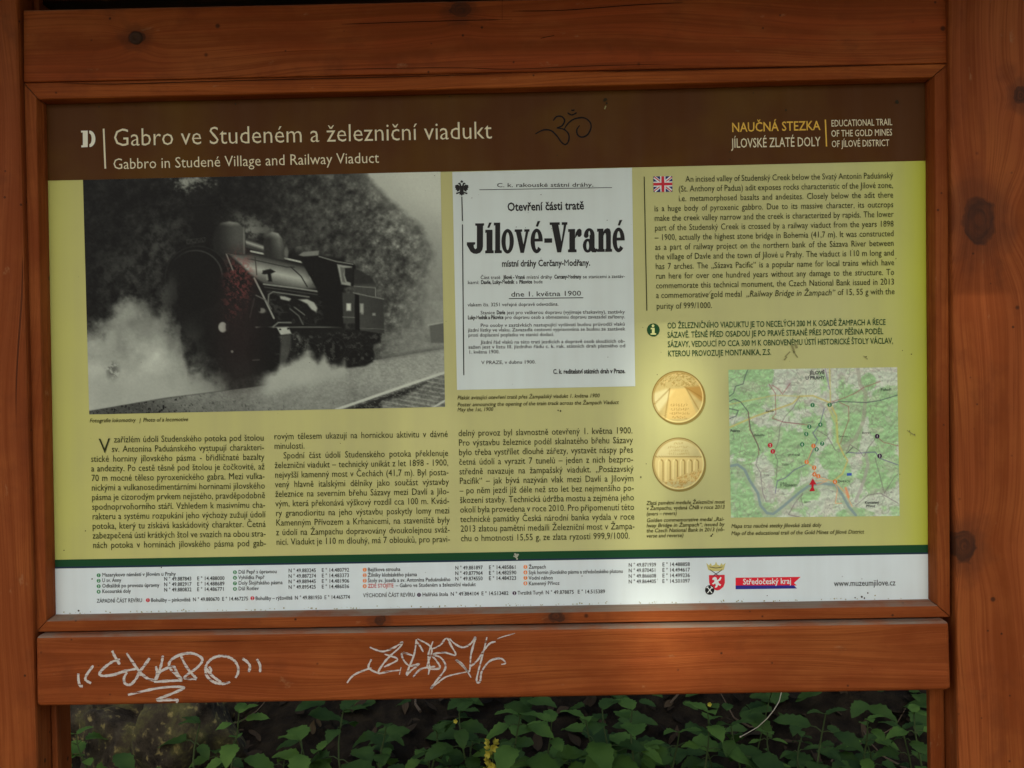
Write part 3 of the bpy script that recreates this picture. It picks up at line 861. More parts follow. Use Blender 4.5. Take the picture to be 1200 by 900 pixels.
# two-headed eagle above the rule
ea = []
ex, ey = 541.1, 220.6
ea.append([(ex - 1.6, ey - 8.2), (ex, ey - 9.4), (ex + 1.6, ey - 8.2), (ex + 1.2, ey - 6.6), (ex - 1.2, ey - 6.6)])
for s in (-1, 1):
    ea.append([(ex + s * .4, ey - 3), (ex + s * 1.4, ey - 6.2), (ex + s * 3.4, ey - 6.6), (ex + s * 4.6, ey - 5.2), (ex + s * 2.9, ey - 4.6), (ex + s * 2.4, ey - 2.5)])
    ea.append([(ex + s * 2.3, ey - 2.4), (ex + s * 4.4, ey - 4.4), (ex + s * 7.6, ey - 3.6), (ex + s * 7.9, ey - .6), (ex + s * 6.9, ey - .2), (ex + s * 7.2, ey + 2), (ex + s * 5.7, ey + 2), (ex + s * 5.6, ey + 4), (ex + s * 3.6, ey + 3.4), (ex + s * 2.3, ey + 2)])
    ea.append([(ex + s * 2.0, ey + 3.6), (ex + s * 3.6, ey + 4.4), (ex + s * 6.8, ey + 5.4), (ex + s * 6.4, ey + 7), (ex + s * 4.6, ey + 6.6), (ex + s * 2.0, ey + 5)])
ea.append([(ex - 2.3, ey - 2.9), (ex + 2.3, ey - 2.9), (ex + 2.1, ey + 4), (ex + 2.9, ey + 7.2), (ex + .9, ey + 7.6), (ex, ey + 9.2), (ex - .9, ey + 7.6), (ex - 2.9, ey + 7.2), (ex - 2.1, ey + 4)])
flat('eagle_emblem', ea, -.0009, I_BLACK, poster)

def caption(rows):
    t = Lettering()
    for s, x0, y0, x1, y1, h in rows: t.line(s, x0, y0, x1, y1, h, italic=.2, weight=.008)
    t.build('caption', I_CAP, board)
caption([('Plakát avizující otevření tratě přes Žampašský viadukt 1. května 1900', 535.8, 468.2, 702.6, 465.6, 4.4),
         ('Poster announcing the opening of the train track across the Žampach Viaduct', 535.8, 476.3, 724.8, 473.4, 4.4), ('May the 1st, 1900', 535.8, 482.2, 577.8, 481.5, 4.4)])
caption([('Fotografie lokomotivy', 104.8, 495.1, 158.6, 494.3, 4.5), ('|', 163, 494.6, 164.6, 494.6, 4.5), ('Photo of a locomotive', 167.4, 494.3, 220.4, 493.4, 4.5)])
caption([('Mapa tras naučné stezky Jílovské zlaté doly', 856.7, 618.8, 962.3, 617.3, 4.6), ('Map of the educational trail of the Gold Mines of Jílové District', 856.7, 627.2, 1012.4, 625.2, 4.6)])
caption([(s, 757.4, y0, x1, y1, 4.4) for s, y0, y1, x1 in (('Zlatá pamětní medaile Železniční most', 591.6, 590, 849.1), ('v Žampachu, vydaná ČNB v roce 2013', 597.7, 596.1, 849.1), ('(avers – revers)', 604.2, 603.5, 793))])
caption([(s, 757.4, y0, x1, y1, 4.4) for s, y0, y1, x1 in (('Golden commemorative medal „Rai-', 611.9, 610.2, 848.6), ('lway Bridge in Žampach“, issued by', 618, 616.4, 848.8), ('the Czech National Bank in 2013 (ob-', 624, 622.4, 849), ('verse and reverse)', 630, 629.3, 800.9))])

# ----------------------------------------------------------------- footer
stripe = flat('green_stripe', [[(61, 656.05), (1091, 638.2), (1091.5, 648.9), (61, 666.15)]], -.0004, ink('ink_stripe', (22, 62, 36)), board)
flat('navy_edge', [[(61, 664.2), (1091.5, 647.2), (1091.5, 649.2), (61, 666.4)]], -.0006, ink('ink_stripe_edge', (30, 46, 62)), stripe)
footer = flat('footer_band', [[(61, 666.15), (1091.5, 648.9), (1092, 709), (62, 727)]], -.0004, ink('ink_footer', (190, 202, 202)), board)
def dusty(o, amt):
    nt = o.data.materials[0].node_tree; b = nt.nodes['Principled BSDF']
    c = nt.nodes.new('ShaderNodeRGB'); c.outputs[0].default_value = b.inputs['Base Color'].default_value
    weathered(nt, c.outputs[0], b, amt)
dusty(footer, .13); dusty(poster, .12)
ft = Lettering()
def rows_(texts, ends, x0, y0, dy, sl_, cap=4.3):
    for i, (s, e_x) in enumerate(zip(texts, ends)):
        ft.line(s, x0, y0 + dy * i, e_x, y0 + dy * i - sl_ * (e_x - x0), cap, weight=.012)
def coords(vals, xn, xe, y0, dy, wn=32.5, skip=0):
    for i, (n_, e_n) in enumerate(vals):
        y = y0 + dy * (i + skip)
        ft.line('N ° ' + n_, xn, y, xn + wn, y - .45, 4.3, weight=.012)
        ft.line('E ° ' + e_n, xe, y - .55, xe + wn, y - 1.0, 4.3, weight=.012)
rows_(['Masarykovo náměstí v Jílovém u Prahy', 'U sv. Anny', 'Odkaliště po provozu úpravny', 'Kocourské doly'], [205.9, 142, 186.7, 153.3], 119.6, 675.7, 6.45, .0145)
coords([('49.887843', '14.488000'), ('49.882917', '14.488689'), ('49.880832', '14.486771')], 192, 230.7, 680.6, 6.35)
ft.build('place_list', I_GREY, footer); ft = Lettering()
rows_(['Důl Pepř s úpravnou', 'Vyhlídka Pepř', 'Doly Šlojířského pásma', 'Důl Rotlev'], [324.5, 309.9, 331.2, 303.2], 279.3, 672.3, 6.5, .0145)
coords([('49.883245', '14.480792'), ('49.887274', '14.483373'), ('49.889445', '14.481906'), ('49.895425', '14.486036')], 337.9, 376.8, 670.8, 6.45)
ft.build('place_list', I_GREY, footer); ft = Lettering()
rows_(['Bejčkova strouha', 'Žilníky klobáského pásma', 'Štoly sv. Josefa a sv. Antonína Paduánského'], [469.2, 488.7, 527.9], 430.9, 669.6, 6.4, .0145)
ft.line('– Gabro ve Studeném a železniční viadukt', 463.9, 688.2, 557.5, 686.8, 4.3, weight=.012)
coords([('49.881897', '14.485861'), ('49.877964', '14.482590'), ('49.874550', '14.484323')], 533.2, 572.7, 667.6, 6.4)
ft.build('place_list', I_GREY, footer); ft = Lettering()
rows_(['Žampach', 'Styk hornin jílovského pásma a středočeského plutonu', 'Vodní náhon', 'Kamenný Přívoz'], [640, 730, 648, 655.7], 619.5, 666.5, 6.45, .0145)
coords([('49.871939', '14.488858'), ('49.870451', '14.494617'), ('49.866608', '14.499236'), ('49.864405', '14.501097')], 736.5, 776, 664.2, 6.5)
ft.build('place_list', I_GREY, footer); ft = Lettering()
for s, x0, x1, y in (('ZÁPADNÍ ČÁST REVÍRU', 113.3, 166.7, 706.4), ('Bohuliby – pinkoviště', 176.9, 223.2, 705.4), ('N ° 49.880670', 225.9, 257.3, 704.6), ('E ° 14.467275', 260, 290.9, 704),
                     ('Bohuliby – rýžoviště', 299.3, 342.7, 703.3), ('N ° 49.881950', 345.3, 377.3, 702.6), ('E ° 14.465774', 380, 410.1, 702.1),
                     ('VÝCHODNÍ ČÁST REVÍRU', 425.5, 486.5, 700), ('Halířská štola', 494.9, 525.2, 698.8), ('N ° 49.884104', 527.9, 561.2, 698.2), ('E ° 14.513482', 564, 596, 697.6),
                     ('Tvrziště Turyň', 606.6, 636.7, 696.9), ('N ° 49.878875', 639.3, 672.7, 696.3), ('E ° 14.515389', 676.7, 709.2, 695.6)):
    ft.line(s, x0, y, x1, y - .0145 * (x1 - x0), 4.5 if 'REV' in s else 4.3, weight=.008 if 'REV' in s else .012)
ft.build('place_list', I_GREY, footer)
rt_ = Lettering().line('ZDE STOJÍTE', 431.2, 688.8, 461.2, 688.3, 4.4, weight=.012)
rt_.build('you_are_here', ink('ink_red_text', (170, 52, 40)), footer)
def marker(name, x, y, r, digit, mat, parent, Y, digit_mat):
    o = flat(name, [disc(x, y, r, n=16)], Y, mat, parent)
    t = Lettering().line(str(digit), x - .8, y + 1.4, x + .8, y + 1.4, 2.9, Y=Y - .0003, weight=.02)
    me = o.data; bm = bmesh.new(); bm.from_mesh(me)
    vv = [bm.verts.new(c) for c in t.v]
    for f in t.f:
        f = bm.faces.new([vv[i] for i in f]); f.material_index = 1; f.normal_update()
        if f.normal.y > 0: f.normal_flip()
    bm.to_mesh(me); bm.free(); me.materials.append(digit_mat)
    return o
for nm, mt, sp_ in (('green_marker', I_DOTG, [(115.6, 674.2 + 6.4 * i, i + 1) for i in range(4)] + [(275.3, 670.6 + 6.5 * i, i + 5) for i in range(4)]),
                    ('orange_marker', I_ORANGE, [(427.4, 667.7 + 6.4 * i, i + 1) for i in range(4)] + [(615.7, 664.4 + 6.4 * i, i + 5) for i in range(4)]),
                    ('red_marker', I_RED, [(173.3, 703.4, 1), (295.8, 701, 2)]), ('purple_marker', I_PURP, [(491, 697.1, 1), (602.8, 695.1, 2)])):
    for x, y, d in sp_: marker(nm, x, y, 2.3, d, mt, footer, -.0007, I_WHITE)
# coat of arms: gold crown and hammers, red shield with a white lion, black mining roundel
GZ = lambda pts: [(810 + x / 4.615, 640 + y / 4.615) for x, y in pts]
arms = flat('coat_of_arms', [GZ([(96, 157), (181, 155), (182, 198), (174, 220), (155, 236), (140, 240), (122, 234), (106, 220), (97, 198)])], -.0006, ink('ink_shield', (186, 40, 52)), footer)
flat('lion', [GZ([(116, 172), (128, 166), (138, 172), (140, 184), (150, 178), (158, 166), (164, 170), (158, 184), (146, 192), (152, 202), (162, 208), (158, 216), (146, 210), (140, 222), (130, 226), (128, 220), (134, 212), (130, 202), (118, 208), (112, 202), (124, 194), (126, 184), (114, 182)])], -.0009, I_WHITE, arms)
flat('crown', [GZ([(82, 92), (96, 104), (106, 92), (112, 106), (128, 100), (134, 84), (141, 100), (156, 106), (162, 92), (172, 102), (186, 90), (176, 128), (158, 135), (110, 135), (92, 128)])], -.0007, ink('ink_crown', (176, 170, 106)), arms)
strokes('hammers', [GZ([(100, 126), (120, 140), (150, 162)]), GZ([(168, 126), (150, 140), (116, 162)]), GZ([(98, 112), (134, 118), (170, 112)])], .8, -.00085, I_GREY, arms)
flat('roundel', [GZ(disc(100, 237, 25, 26, 26))], -.0010, I_BLACK, arms)
strokes('hammers', [GZ([(88, 222), (100, 237), (113, 254)]), GZ([(113, 222), (100, 238), (88, 254)]), GZ([(82, 226), (92, 218)]), GZ([(106, 218), (118, 228)])], 1.0, -.0012, I_WHITE, arms, taper=.9)
kr = flat('region_banner', [GZ([(240, 171), (592, 166), (556, 199), (571, 213), (240, 214)])], -.0006, ink('ink_banner', (196, 36, 50)), footer)
flat('blue_strip', [GZ([(240, 213), (556, 212), (572, 229), (240, 233)])], -.0008, I_BLUE, kr)
Lettering().line('Středočeský kraj', 870.6, 684.9, 927.4, 684.0, 6.6, Y=-.001, weight=.014).build('banner_text', I_WHITE, kr)
Lettering().line('www.muzeumjilove.cz', 977.3, 687, 1049.4, 686, 6.9, weight=.008).build('web_address', I_GREY, footer)

# ----------------------------------------------------------------- the old photograph
m_vc = vcol_mat('printed_picture')
def loco(X, Y):
    n1 = fbm(X, Y, 34, 21, 5); n2 = fbm(X, Y, 9, 31, 4, .65); n3 = fbm(X * 1.0, Y * 1.6, 2.6, 41, 3, .7)
    # wooded hillside, dark on the left, hazier to the right
    lum = 24 + 40 * sstep(X + 0.2 * (Y - 300), 230, 420) + 44 * sstep(X - .1 * (Y - 300), 400, 505)
    dg_ = fbm(X + .5 * Y, Y - .55 * X, 11, 77, 4, .6)
    v = lum * (0.66 + 0.44 * n1 + 0.62 * (n2 - .45) + 1.15 * (dg_ - .5)) + (n3 - .5) * 10
    lf_ = fbm(X + .3 * Y, Y, 4.6, 401, 3, .6)
    v = v * (1 + 1.0 * (lf_ - .5)) + 7 * sstep(lf_, .58, .74) * sstep(X, 300, 420)
    v = over(v, .55 * ellm(X, Y, 190, 284, 26, 34, .9) * sstep(n2 + .5 * (dg_ - .5), .30, .80), 82)
    v = over(v, .45 * ellm(X, Y, 152, 322, 34, 24, .9) * sstep(n2, .36, .7), 78)
    hx = ellm(X + 26 * (n1 - .5), Y + 18 * (dg_ - .5), 228, 212, 26, 13, .8)
    v = over(v, .9 * sstep(hx * .85 + 1.0 * (n2 - .5) + .3 * (n3 - .5), .42, 1.0), 150)
    v = over(v, .5 * ellm(X, Y, 372, 262, 30, 38, .9) * sstep(n2, .42, .75), 66)
    v = over(v, .4 * ellm(X, Y, 395, 232, 16, 20, .9) * sstep(dg_, .45, .65), 84)
    # bright sky, the ragged edge of the wood in front of it
    edge = np.interp(Y, [196, 204, 228, 250, 267, 289, 310, 335, 366], [424, 427, 448, 472, 490, 503, 505, 496, 491]) + 10 * (fbm(X, Y, 13, 5, 4) - .5) + 10 * (n2 - .5)
    hz = sstep(X, 400, 520) * sstep(Y, 250, 400)
    v = over(v, .22 * hz, 140)
    v = over(v, .55 * sstep(X - edge, -34, 6), 118)
    v = over(v, sstep(X - edge, -3, 9) * (1 - .45 * sstep(Y, 300, 350)), 172 - 34 * sstep(Y, 215, 320) + 16 * sstep(X - edge, 0, 60))
    # valley floor behind the tender
    v = over(v, sstep(Y, 378, 392) * sstep(X, 440, 462) * .75, 112 + 50 * (n2 - .5) + 30 * (n3 - .5))
    v = over(v, polym(X, Y, [(503, 381), (520, 377), (523, 402), (505, 402)], 1.2), 88)
    v = over(v, np.clip(1.3 - lined(X, Y, [(502, 381), (521, 377.5)]), 0, 1), 150)
    # open ground with gravel
    gy = np.interp(X, [95, 105, 195, 262, 310, 405, 438, 523], [483, 481, 465.5, 457.5, 452, 430, 422, 408])
    gm = sstep(Y - gy, -.8, 1.2)
    gv = 128 + 20 * (n1 - .5) + 26 * (n2 - .5) + (n3 - .5) * 34 + 14 * sstep(X, 330, 520)
    gv = gv - 46 * sstep(235 - X + 1.2 * (Y - 470), 0, 90) * (0.4 + n2) - 22 * sstep(Y, 440, 486)
    spk = fbm(X, Y, 2.2, 66, 2, .8)
    gv = gv - 80 * sstep(spk, .66, .78) * sstep(240 - X, -20, 70)
    gv = gv - 34 * sstep(spk, .70, .8) * sstep(Y, 455, 482)
    v = over(v, gm, gv)
    v = over(v, .45 * np.clip(1.6 - lined(X, Y, [(104, 481), (195, 466), (262, 457.5), (330, 447)]), 0, 1), 40)
    v = over(v, .5 * np.clip(1 - np.abs(Y - (421 - .16 * (X - 440))) / 4.5, 0, 1) * sstep(X, 434, 446), 74)
    # ---- locomotive
    D = 20 + 6 * (n2 - .5)
    P_ = lambda pts, s=.8: polym(X, Y, pts, s)
    v = over(v, P_([(402, 386), (447, 386), (446, 401), (438, 404), (437, 424), (428, 429), (402, 432)], 1.4), D + 9 * sstep(n3, .55, .7))
    v = over(v, P_([(352, 376), (404, 376), (405, 431), (385, 426), (356, 431), (330, 440), (300, 440)], 2.0), D + 4)
    for wx, wy, wr in ((392, 408, 15), (362, 414, 15), (416, 418, 9), (431, 416, 8)):
        v = over(v, ellm(X, Y, wx, wy, wr, wr * 1.05, .12), 17)
        v = over(v, .5 * np.clip(1 - np.abs(np.hypot(X - wx, Y - wy) - wr * .86) / 1.0, 0, 1), 44)
    v = over(v, P_([(245, 330), (290, 300), (356, 300), (404, 302), (404, 384), (330, 400), (300, 440), (262, 448), (232, 420), (214, 392), (200, 352)], 2.2), D)
    # boiler side catching the light
    v = over(v, P_([(252, 296), (290, 294), (330, 303), (366, 311), (380, 322), (384, 342), (330, 338), (290, 322), (268, 306)], 1.4), 30)
    bm_ = P_([(270, 299), (296, 298), (337, 308), (365, 315), (377, 324), (376, 338), (357, 338.5), (309, 332.5), (293, 321), (282, 309)], 1.6)
    ax_ = 309 + (X - 290) * .22
    v = over(v, bm_ * (1 - .75 * sstep(X, 352, 378)), 60 + 104 * np.clip(1 - np.abs(Y - ax_ - 4) / 16, 0, 1) ** 1.2 * (0.86 + .28 * n2))
    for pts, w, val in (([(294, 294.4), (330, 301.8), (364, 309.6)], 1.1, 172), ([(290, 303), (336, 313), (345, 313)], .7, 40), ([(341, 313), (353, 324), (360, 336)], .8, 36),
                        ([(299, 302), (301, 322)], .7, 44), ([(309, 333), (345, 337.4), (382, 343)], 1.0, 128), ([(310, 336.5), (381, 346.5)], .8, 60),
                        ([(265, 297), (273, 317)], .9, 120), ([(266, 297), (293, 303)], .7, 90), ([(298, 326), (309, 348), (321, 373)], 1.1, 138), ([(300, 346), (312, 352), (318, 362)], .8, 90),
                        ([(314, 356), (315, 345), (320, 342), (362, 348)], .9, 105), ([(300, 383.5), (400, 383.2)], .9, 86), ([(320, 383), (326, 378), (341, 378)], .8, 120),
                        ([(340, 362), (350, 370), (355, 380)], .9, 84), ([(345, 360), (357, 369)], .8, 96), ([(298, 350), (293, 372)], .8, 44), ([(229, 316), (262, 311)], .6, 36)):
        v = over(v, np.clip(w + .35 - lined(X, Y, pts), 0, 1), val)
    v = over(v, P_([(308, 317), (317, 315), (323, 318.5), (317.5, 321), (319, 330), (314, 330), (313, 322), (307, 321)], .7), 20)
    v = over(v, P_([(311, 322), (313.5, 321), (314.5, 328), (312.5, 328.5)], .6), 130)
    v = over(v, ellm(X, Y, 365.5, 324.5, 2.8, 3.2, .3), 160)
    # domes, the pipe between them, drifting steam
    v = over(v, .8 * ellm(X, Y, 293, 268, 13, 12, .8) * sstep(n2 + .3 * n1, .5, .85), 130)
    v = over(v, .55 * ellm(X, Y, 283, 255, 16, 7, .8) * sstep(n2 + .3 * n1, .55, .9), 92)
    v = over(v, .6 * ellm(X, Y, 318, 268, 12, 8, .8) * sstep(n2 + .3 * n1, .5, .85), 110)
    v = over(v, P_([(287, 281), (300, 284), (318, 291), (316, 297), (288, 290)], 1.0), 60 + 95 * np.clip(1 - np.abs(Y - (283.5 + .33 * (X - 288))) / 3.4, 0, 1))
    dome = P_([(251, 297), (250.4, 274), (253, 266), (259, 261.2), (269, 259.4), (279, 261), (285.4, 266.5), (287.8, 276), (288, 298)], 1.0)
    v = over(v, dome, 30 + 46 * sstep(X, 252, 280) * (1 - .4 * sstep(X, 285, 289)) * (1 - .45 * sstep(Y, 280, 298)) + 62 * (1 - sstep(Y + .12 * np.abs(X - 270), 259.5, 267)) + 40 * np.clip(1 - np.abs(X - 286) / 1.6, 0, 1))
    dome2 = P_([(309, 300), (309, 282), (312, 275), (319, 271.5), (326, 273.5), (331, 280), (333.5, 290), (333.5, 305), (320, 303)], .9)
    v = over(v, dome2, 40 + 60 * np.clip(1 - np.abs(X - 326 - .1 * (Y - 272)) / 11, 0, 1) * (1 - .6 * sstep(Y, 280, 302)) + 62 * (1 - sstep(Y, 271.5, 281)))
    v = over(v, ellm(X, Y, 335.5, 296, 2.4, 7, .5), 96)
    # chimney
    v = over(v, .85 * P_([(226, 241), (250, 239.5), (249, 252), (248, 287), (228, 289), (227, 252)], 1.6), 17)
    v = over(v, .6 * np.clip(1.3 - lined(X, Y, [(224, 241), (252, 239)]), 0, 1), 30)
    # smokebox face
    v = over(v, ellm(X, Y, 230, 326, 38, 38, .04), 17)
    v = over(v, .8 * np.clip(1.3 - np.abs(np.hypot(X - 229, Y - 325) - 31.5), 0, 1) * sstep(X - Y * .8, -58, 10) * (1 - sstep(Y, 315, 330)), 62)
    v = over(v, .6 * np.clip(1.2 - np.abs(np.hypot(X - 231, Y - 326) - 37.5), 0, 1) * (1 - sstep(Y, 320, 350)), 40)
    v = over(v, .5 * np.clip(1.0 - lined(X, Y, [(219, 286), (240, 283), (240.5, 278.5), (219, 281.5), (219, 286)]), 0, 1), 66)
    v = over(v, .5 * np.clip(1 - lined(X, Y, [(222, 284.4), (224, 281.5), (226, 284), (229, 283.6), (231, 280.5), (233, 283.2), (236, 280), (238, 283)]), 0, 1), 74)
    # cab and tender
    v = over(v, P_([(350, 301), (374, 299), (393.4, 305), (414, 308.7), (417, 312), (415, 335), (402, 337), (402, 384), (376, 382), (372, 340)], .9), 17)
    v = over(v, P_([(350, 299), (355.7, 295.3), (374, 293.6), (373, 299.2), (356, 300.4)], .7), 116)
    v = over(v, np.clip(1.2 - lined(X, Y, [(374, 300.5), (394, 306.4), (413.5, 309.6)]), 0, 1), 110)
    v = over(v, P_([(395, 309.6), (412.5, 312.4), (411, 335), (400, 333.2)], .8), 140)
    v = over(v, P_([(398.5, 312.6), (404, 314), (402.5, 322), (405, 331.5), (401, 330.6)], .7), 92)
    v = over(v, P_([(404, 314), (413, 313.5), (413.5, 332), (406.5, 330), (404, 323)], .8), 26)
    v = over(v, P_([(415, 315), (424, 318), (437, 327), (440, 334), (440, 347), (415, 342)], .9), 40 + 14 * (n2 - .5) + 24 * sstep(Y, 330, 336))
    v = over(v, np.clip(1 - np.abs(((X - 415) % 6.2) - 3) / .7, 0, 1) * .3 * P_([(416, 335), (440, 337), (440, 346), (416, 342)]), 40)
    v = over(v, np.clip(1.0 - lined(X, Y, [(415, 335.4), (440, 337.2), (440.2, 347.5)]), 0, 1), 112)
    v = over(v, P_([(401, 343), (415.6, 344), (416, 379), (402.5, 379)], .8), 56)
    v = over(v, np.clip(.9 - lined(X, Y, [(402, 371.6), (415.5, 371.8)]), 0, 1), 118)
    v = over(v, P_([(415.8, 344), (421, 346), (422, 387), (416, 387)], .8), 13)
    v = over(v, P_([(420.9, 345.6), (449, 350.4), (450.6, 391), (422, 387)], .8), 50 + 10 * (1 - sstep(X, 422, 450)) + 8 * (n2 - .5))
    v = over(v, np.clip(1.1 - lined(X, Y, [(414, 343), (430, 346.6), (449.5, 350.4)]), 0, 1), 112)
    v = over(v, np.clip(.8 - lined(X, Y, [(422, 384.8), (450.4, 385.6)]), 0, 1), 98)
    for x_, y_, w_, h_, val in ((408.6, 359.8, 2.6, 4.2, 186), (424, 361, 2.0, 5.2, 146), (438.2, 368.4, 1.8, 1.4, 130), (424.4, 367, 1.3, 1.2, 130)):
        v = over(v, P_([(x_ - w_, y_ - h_), (x_ + w_, y_ - h_), (x_ + w_, y_ + h_), (x_ - w_, y_ + h_)], .9), val)
    # tanks, cylinder and valve gear
    v = over(v, P_([(328, 347), (334, 347.4), (341, 350), (339, 352.8), (329, 350.4)], .8), 150)
    v = over(v, P_([(350, 351), (360, 350.6), (368, 354.5), (372, 361), (370.5, 365.6), (365, 362.6), (360, 356)], 1.0), 158)
    v = over(v, ellm(X, Y, 307, 364, 4, 3, .4), 110); v = over(v, ellm(X, Y, 304, 363, 1.6, 2.4, .4), 20)
    v = over(v, ellm(X, Y, 310, 412, 21, 30, .06), 18)
    v = over(v, P_([(324.5, 384), (338, 383.4), (341.5, 391), (329, 392.4)], .8), 164)
    v = over(v, ellm(X, Y, 328.3, 386, 1.2, 1.2, .4), 20); v = over(v, ellm(X, Y, 337.5, 385.2, 1.2, 1.2, .4), 20)
    v = over(v, P_([(330, 393), (341, 392), (341, 406), (334, 428), (327, 434)], 1.5), 66 + 40 * (n2 - .4))
    v = over(v, .8 * ellm(X, Y, 347, 399, 5, 8, .5) * sstep(n2, .35, .6), 140)
    v = over(v, ellm(X, Y, 261, 383.4, 5, 6, .18), 150 - 30 * sstep(X, 260, 267)); v = over(v, ellm(X, Y, 266.4, 383, 2, 5, .4), 30)
    v = over(v, ellm(X, Y, 272, 412, 1.3, 1.5, .4), 110); v = over(v, np.clip(.9 - lined(X, Y, [(296, 422), (304, 421.6)]), 0, 1), 90)
    # steam along the wheels and the big cloud in front
    st = fbm(X, Y, 20, 51, 5)
    fig = np.interp(X, [300, 318, 332, 345, 360, 372, 380, 388, 396, 404, 412], [444, 436, 424, 416, 410, 418, 410, 424, 426, 418, 430])
    v = over(v, sstep(Y + 22 * (st - .5) - fig, -4, 13) * sstep(X, 292, 318) * (1 - sstep(X, 402, 411)) * (1 - .8 * gm * sstep(Y - gy, 3, 18)), 152 + 20 * (st - .5))
    top = np.interp(X, [95, 103, 122, 131, 138, 154, 170, 185, 200, 211, 213, 220, 243, 260, 274, 290], [390, 388, 378, 366, 352, 349, 357, 366, 374, 384, 400, 424, 430, 446, 456, 462])
    cl = sstep(Y + 44 * (st - .5) + 16 * (n2 - .5) - top, -16, 20) * (1 - sstep(X, 262, 282)) * (1 - gm)
    cb = fbm(X, Y, 30, 57, 5)
    v = over(v, cl * (.97 - .55 * sstep(X + .35 * (440 - Y), 192, 262)), 116 + 56 * sstep(Y, 352, 440) + 90 * (cb - .5) * (1 - .5 * sstep(Y, 400, 460)) + 30 * (st - .5) + 10 * (n2 - .5))
    v = over(v, .6 * sstep(Y + 20 * (st - .5), 428, 462) * (1 - sstep(X, 244, 272)) * (1 - gm), 150)
    v = over(v, .5 * ellm(X, Y, 164, 368, 12, 7, .8) * sstep(cb, .4, .6), 150)
    v = over(v, .55 * ellm(X, Y, 176, 340, 30, 22, .8) * sstep(st, .4, .65), 96)
    v = over(v, .45 * ellm(X, Y, 222, 404, 16, 22, .8) * sstep(st, .38, .6), 70)
    v = over(v, .7 * ellm(X, Y, 132, 434, 7, 9, .8) * sstep(n2 + .4 * (n3 - .5), .42, .66), 66)
    v = over(v, .55 * ellm(X, Y, 284, 440, 22, 18, .8), 34)
    # the near track
    trk = P_([(392, 482), (475, 453), (524, 436), (524, 490), (392, 490)], 1.0)
    v = over(v, trk, 96 + 60 * (n3 - .5) + 40 * (n2 - .5) + 26 * np.clip(np.sin((Y - .18 * X) * 1.15), 0, 1))
    v = over(v, P_([(398, 482), (478, 455), (500, 448), (476, 463), (448, 470), (446, 484)], 2.2), 34 + 40 * sstep(n3, .55, .7))
    v = over(v, np.clip(2.0 - lined(X, Y, [(394, 480), (475, 452), (524, 435.5)]), 0, 1), 176)
    v = over(v, np.clip(1.6 - lined(X, Y, [(505, 479), (524, 468)]), 0, 1), 170)
    v = v + (n3 - .5) * 5
    und = sstep(Y, 386, 392) * (1 - sstep(Y, 424, 430)) * sstep(X, 318, 330) * (1 - sstep(X, 440, 448)) * (v < 46)
    v = v + und * (34 * sstep(fbm(X, Y, 5, 301, 4, .7), .52, .72))
    mid_ = P_([(298, 338), (378, 346), (378, 380), (322, 380), (300, 350)], 2) * (v < 50)
    v = v + mid_ * 26 * sstep(fbm(X * .7, Y, 6, 311, 4, .7), .52, .74)
    v = v + (vnoise(X * .9, Y * .9, 321) - .5) * 7
    v = np.clip(v, 12, 192)
    rgb = [v * .96, v * 1.0, v * .92]
    # rubbed reddish scratches over the smokebox
    sc = fbm(X, Y, 3.0, 88, 3, .8)
    m = ellm(X, Y, 280, 328, 15, 28, .7) * sstep(sc + .2 * (n2 - .5), .38, .66)
    m = np.maximum(m, .75 * ellm(X, Y, 274, 350, 12, 22, .7) * sstep(sc, .5, .7))
    m = np.maximum(m, .9 * ellm(X, Y, 272, 333, 9, 6, .6) * sstep(sc, .42, .56))
    tone(rgb, .62 * m, (128, 62, 58))
    tone(rgb, .16 * ellm(X, Y, 280, 378, 24, 60, .95), (92, 54, 54))
    return rgb
photo = picture('locomotive_photograph', (97.2, 210.8), (516.2, 201.2), (521.6, 476.8), (104.6, 485.7), 420, 284, loco, -.0004, m_vc, board, 'black and white photograph of a steam locomotive on the panel')

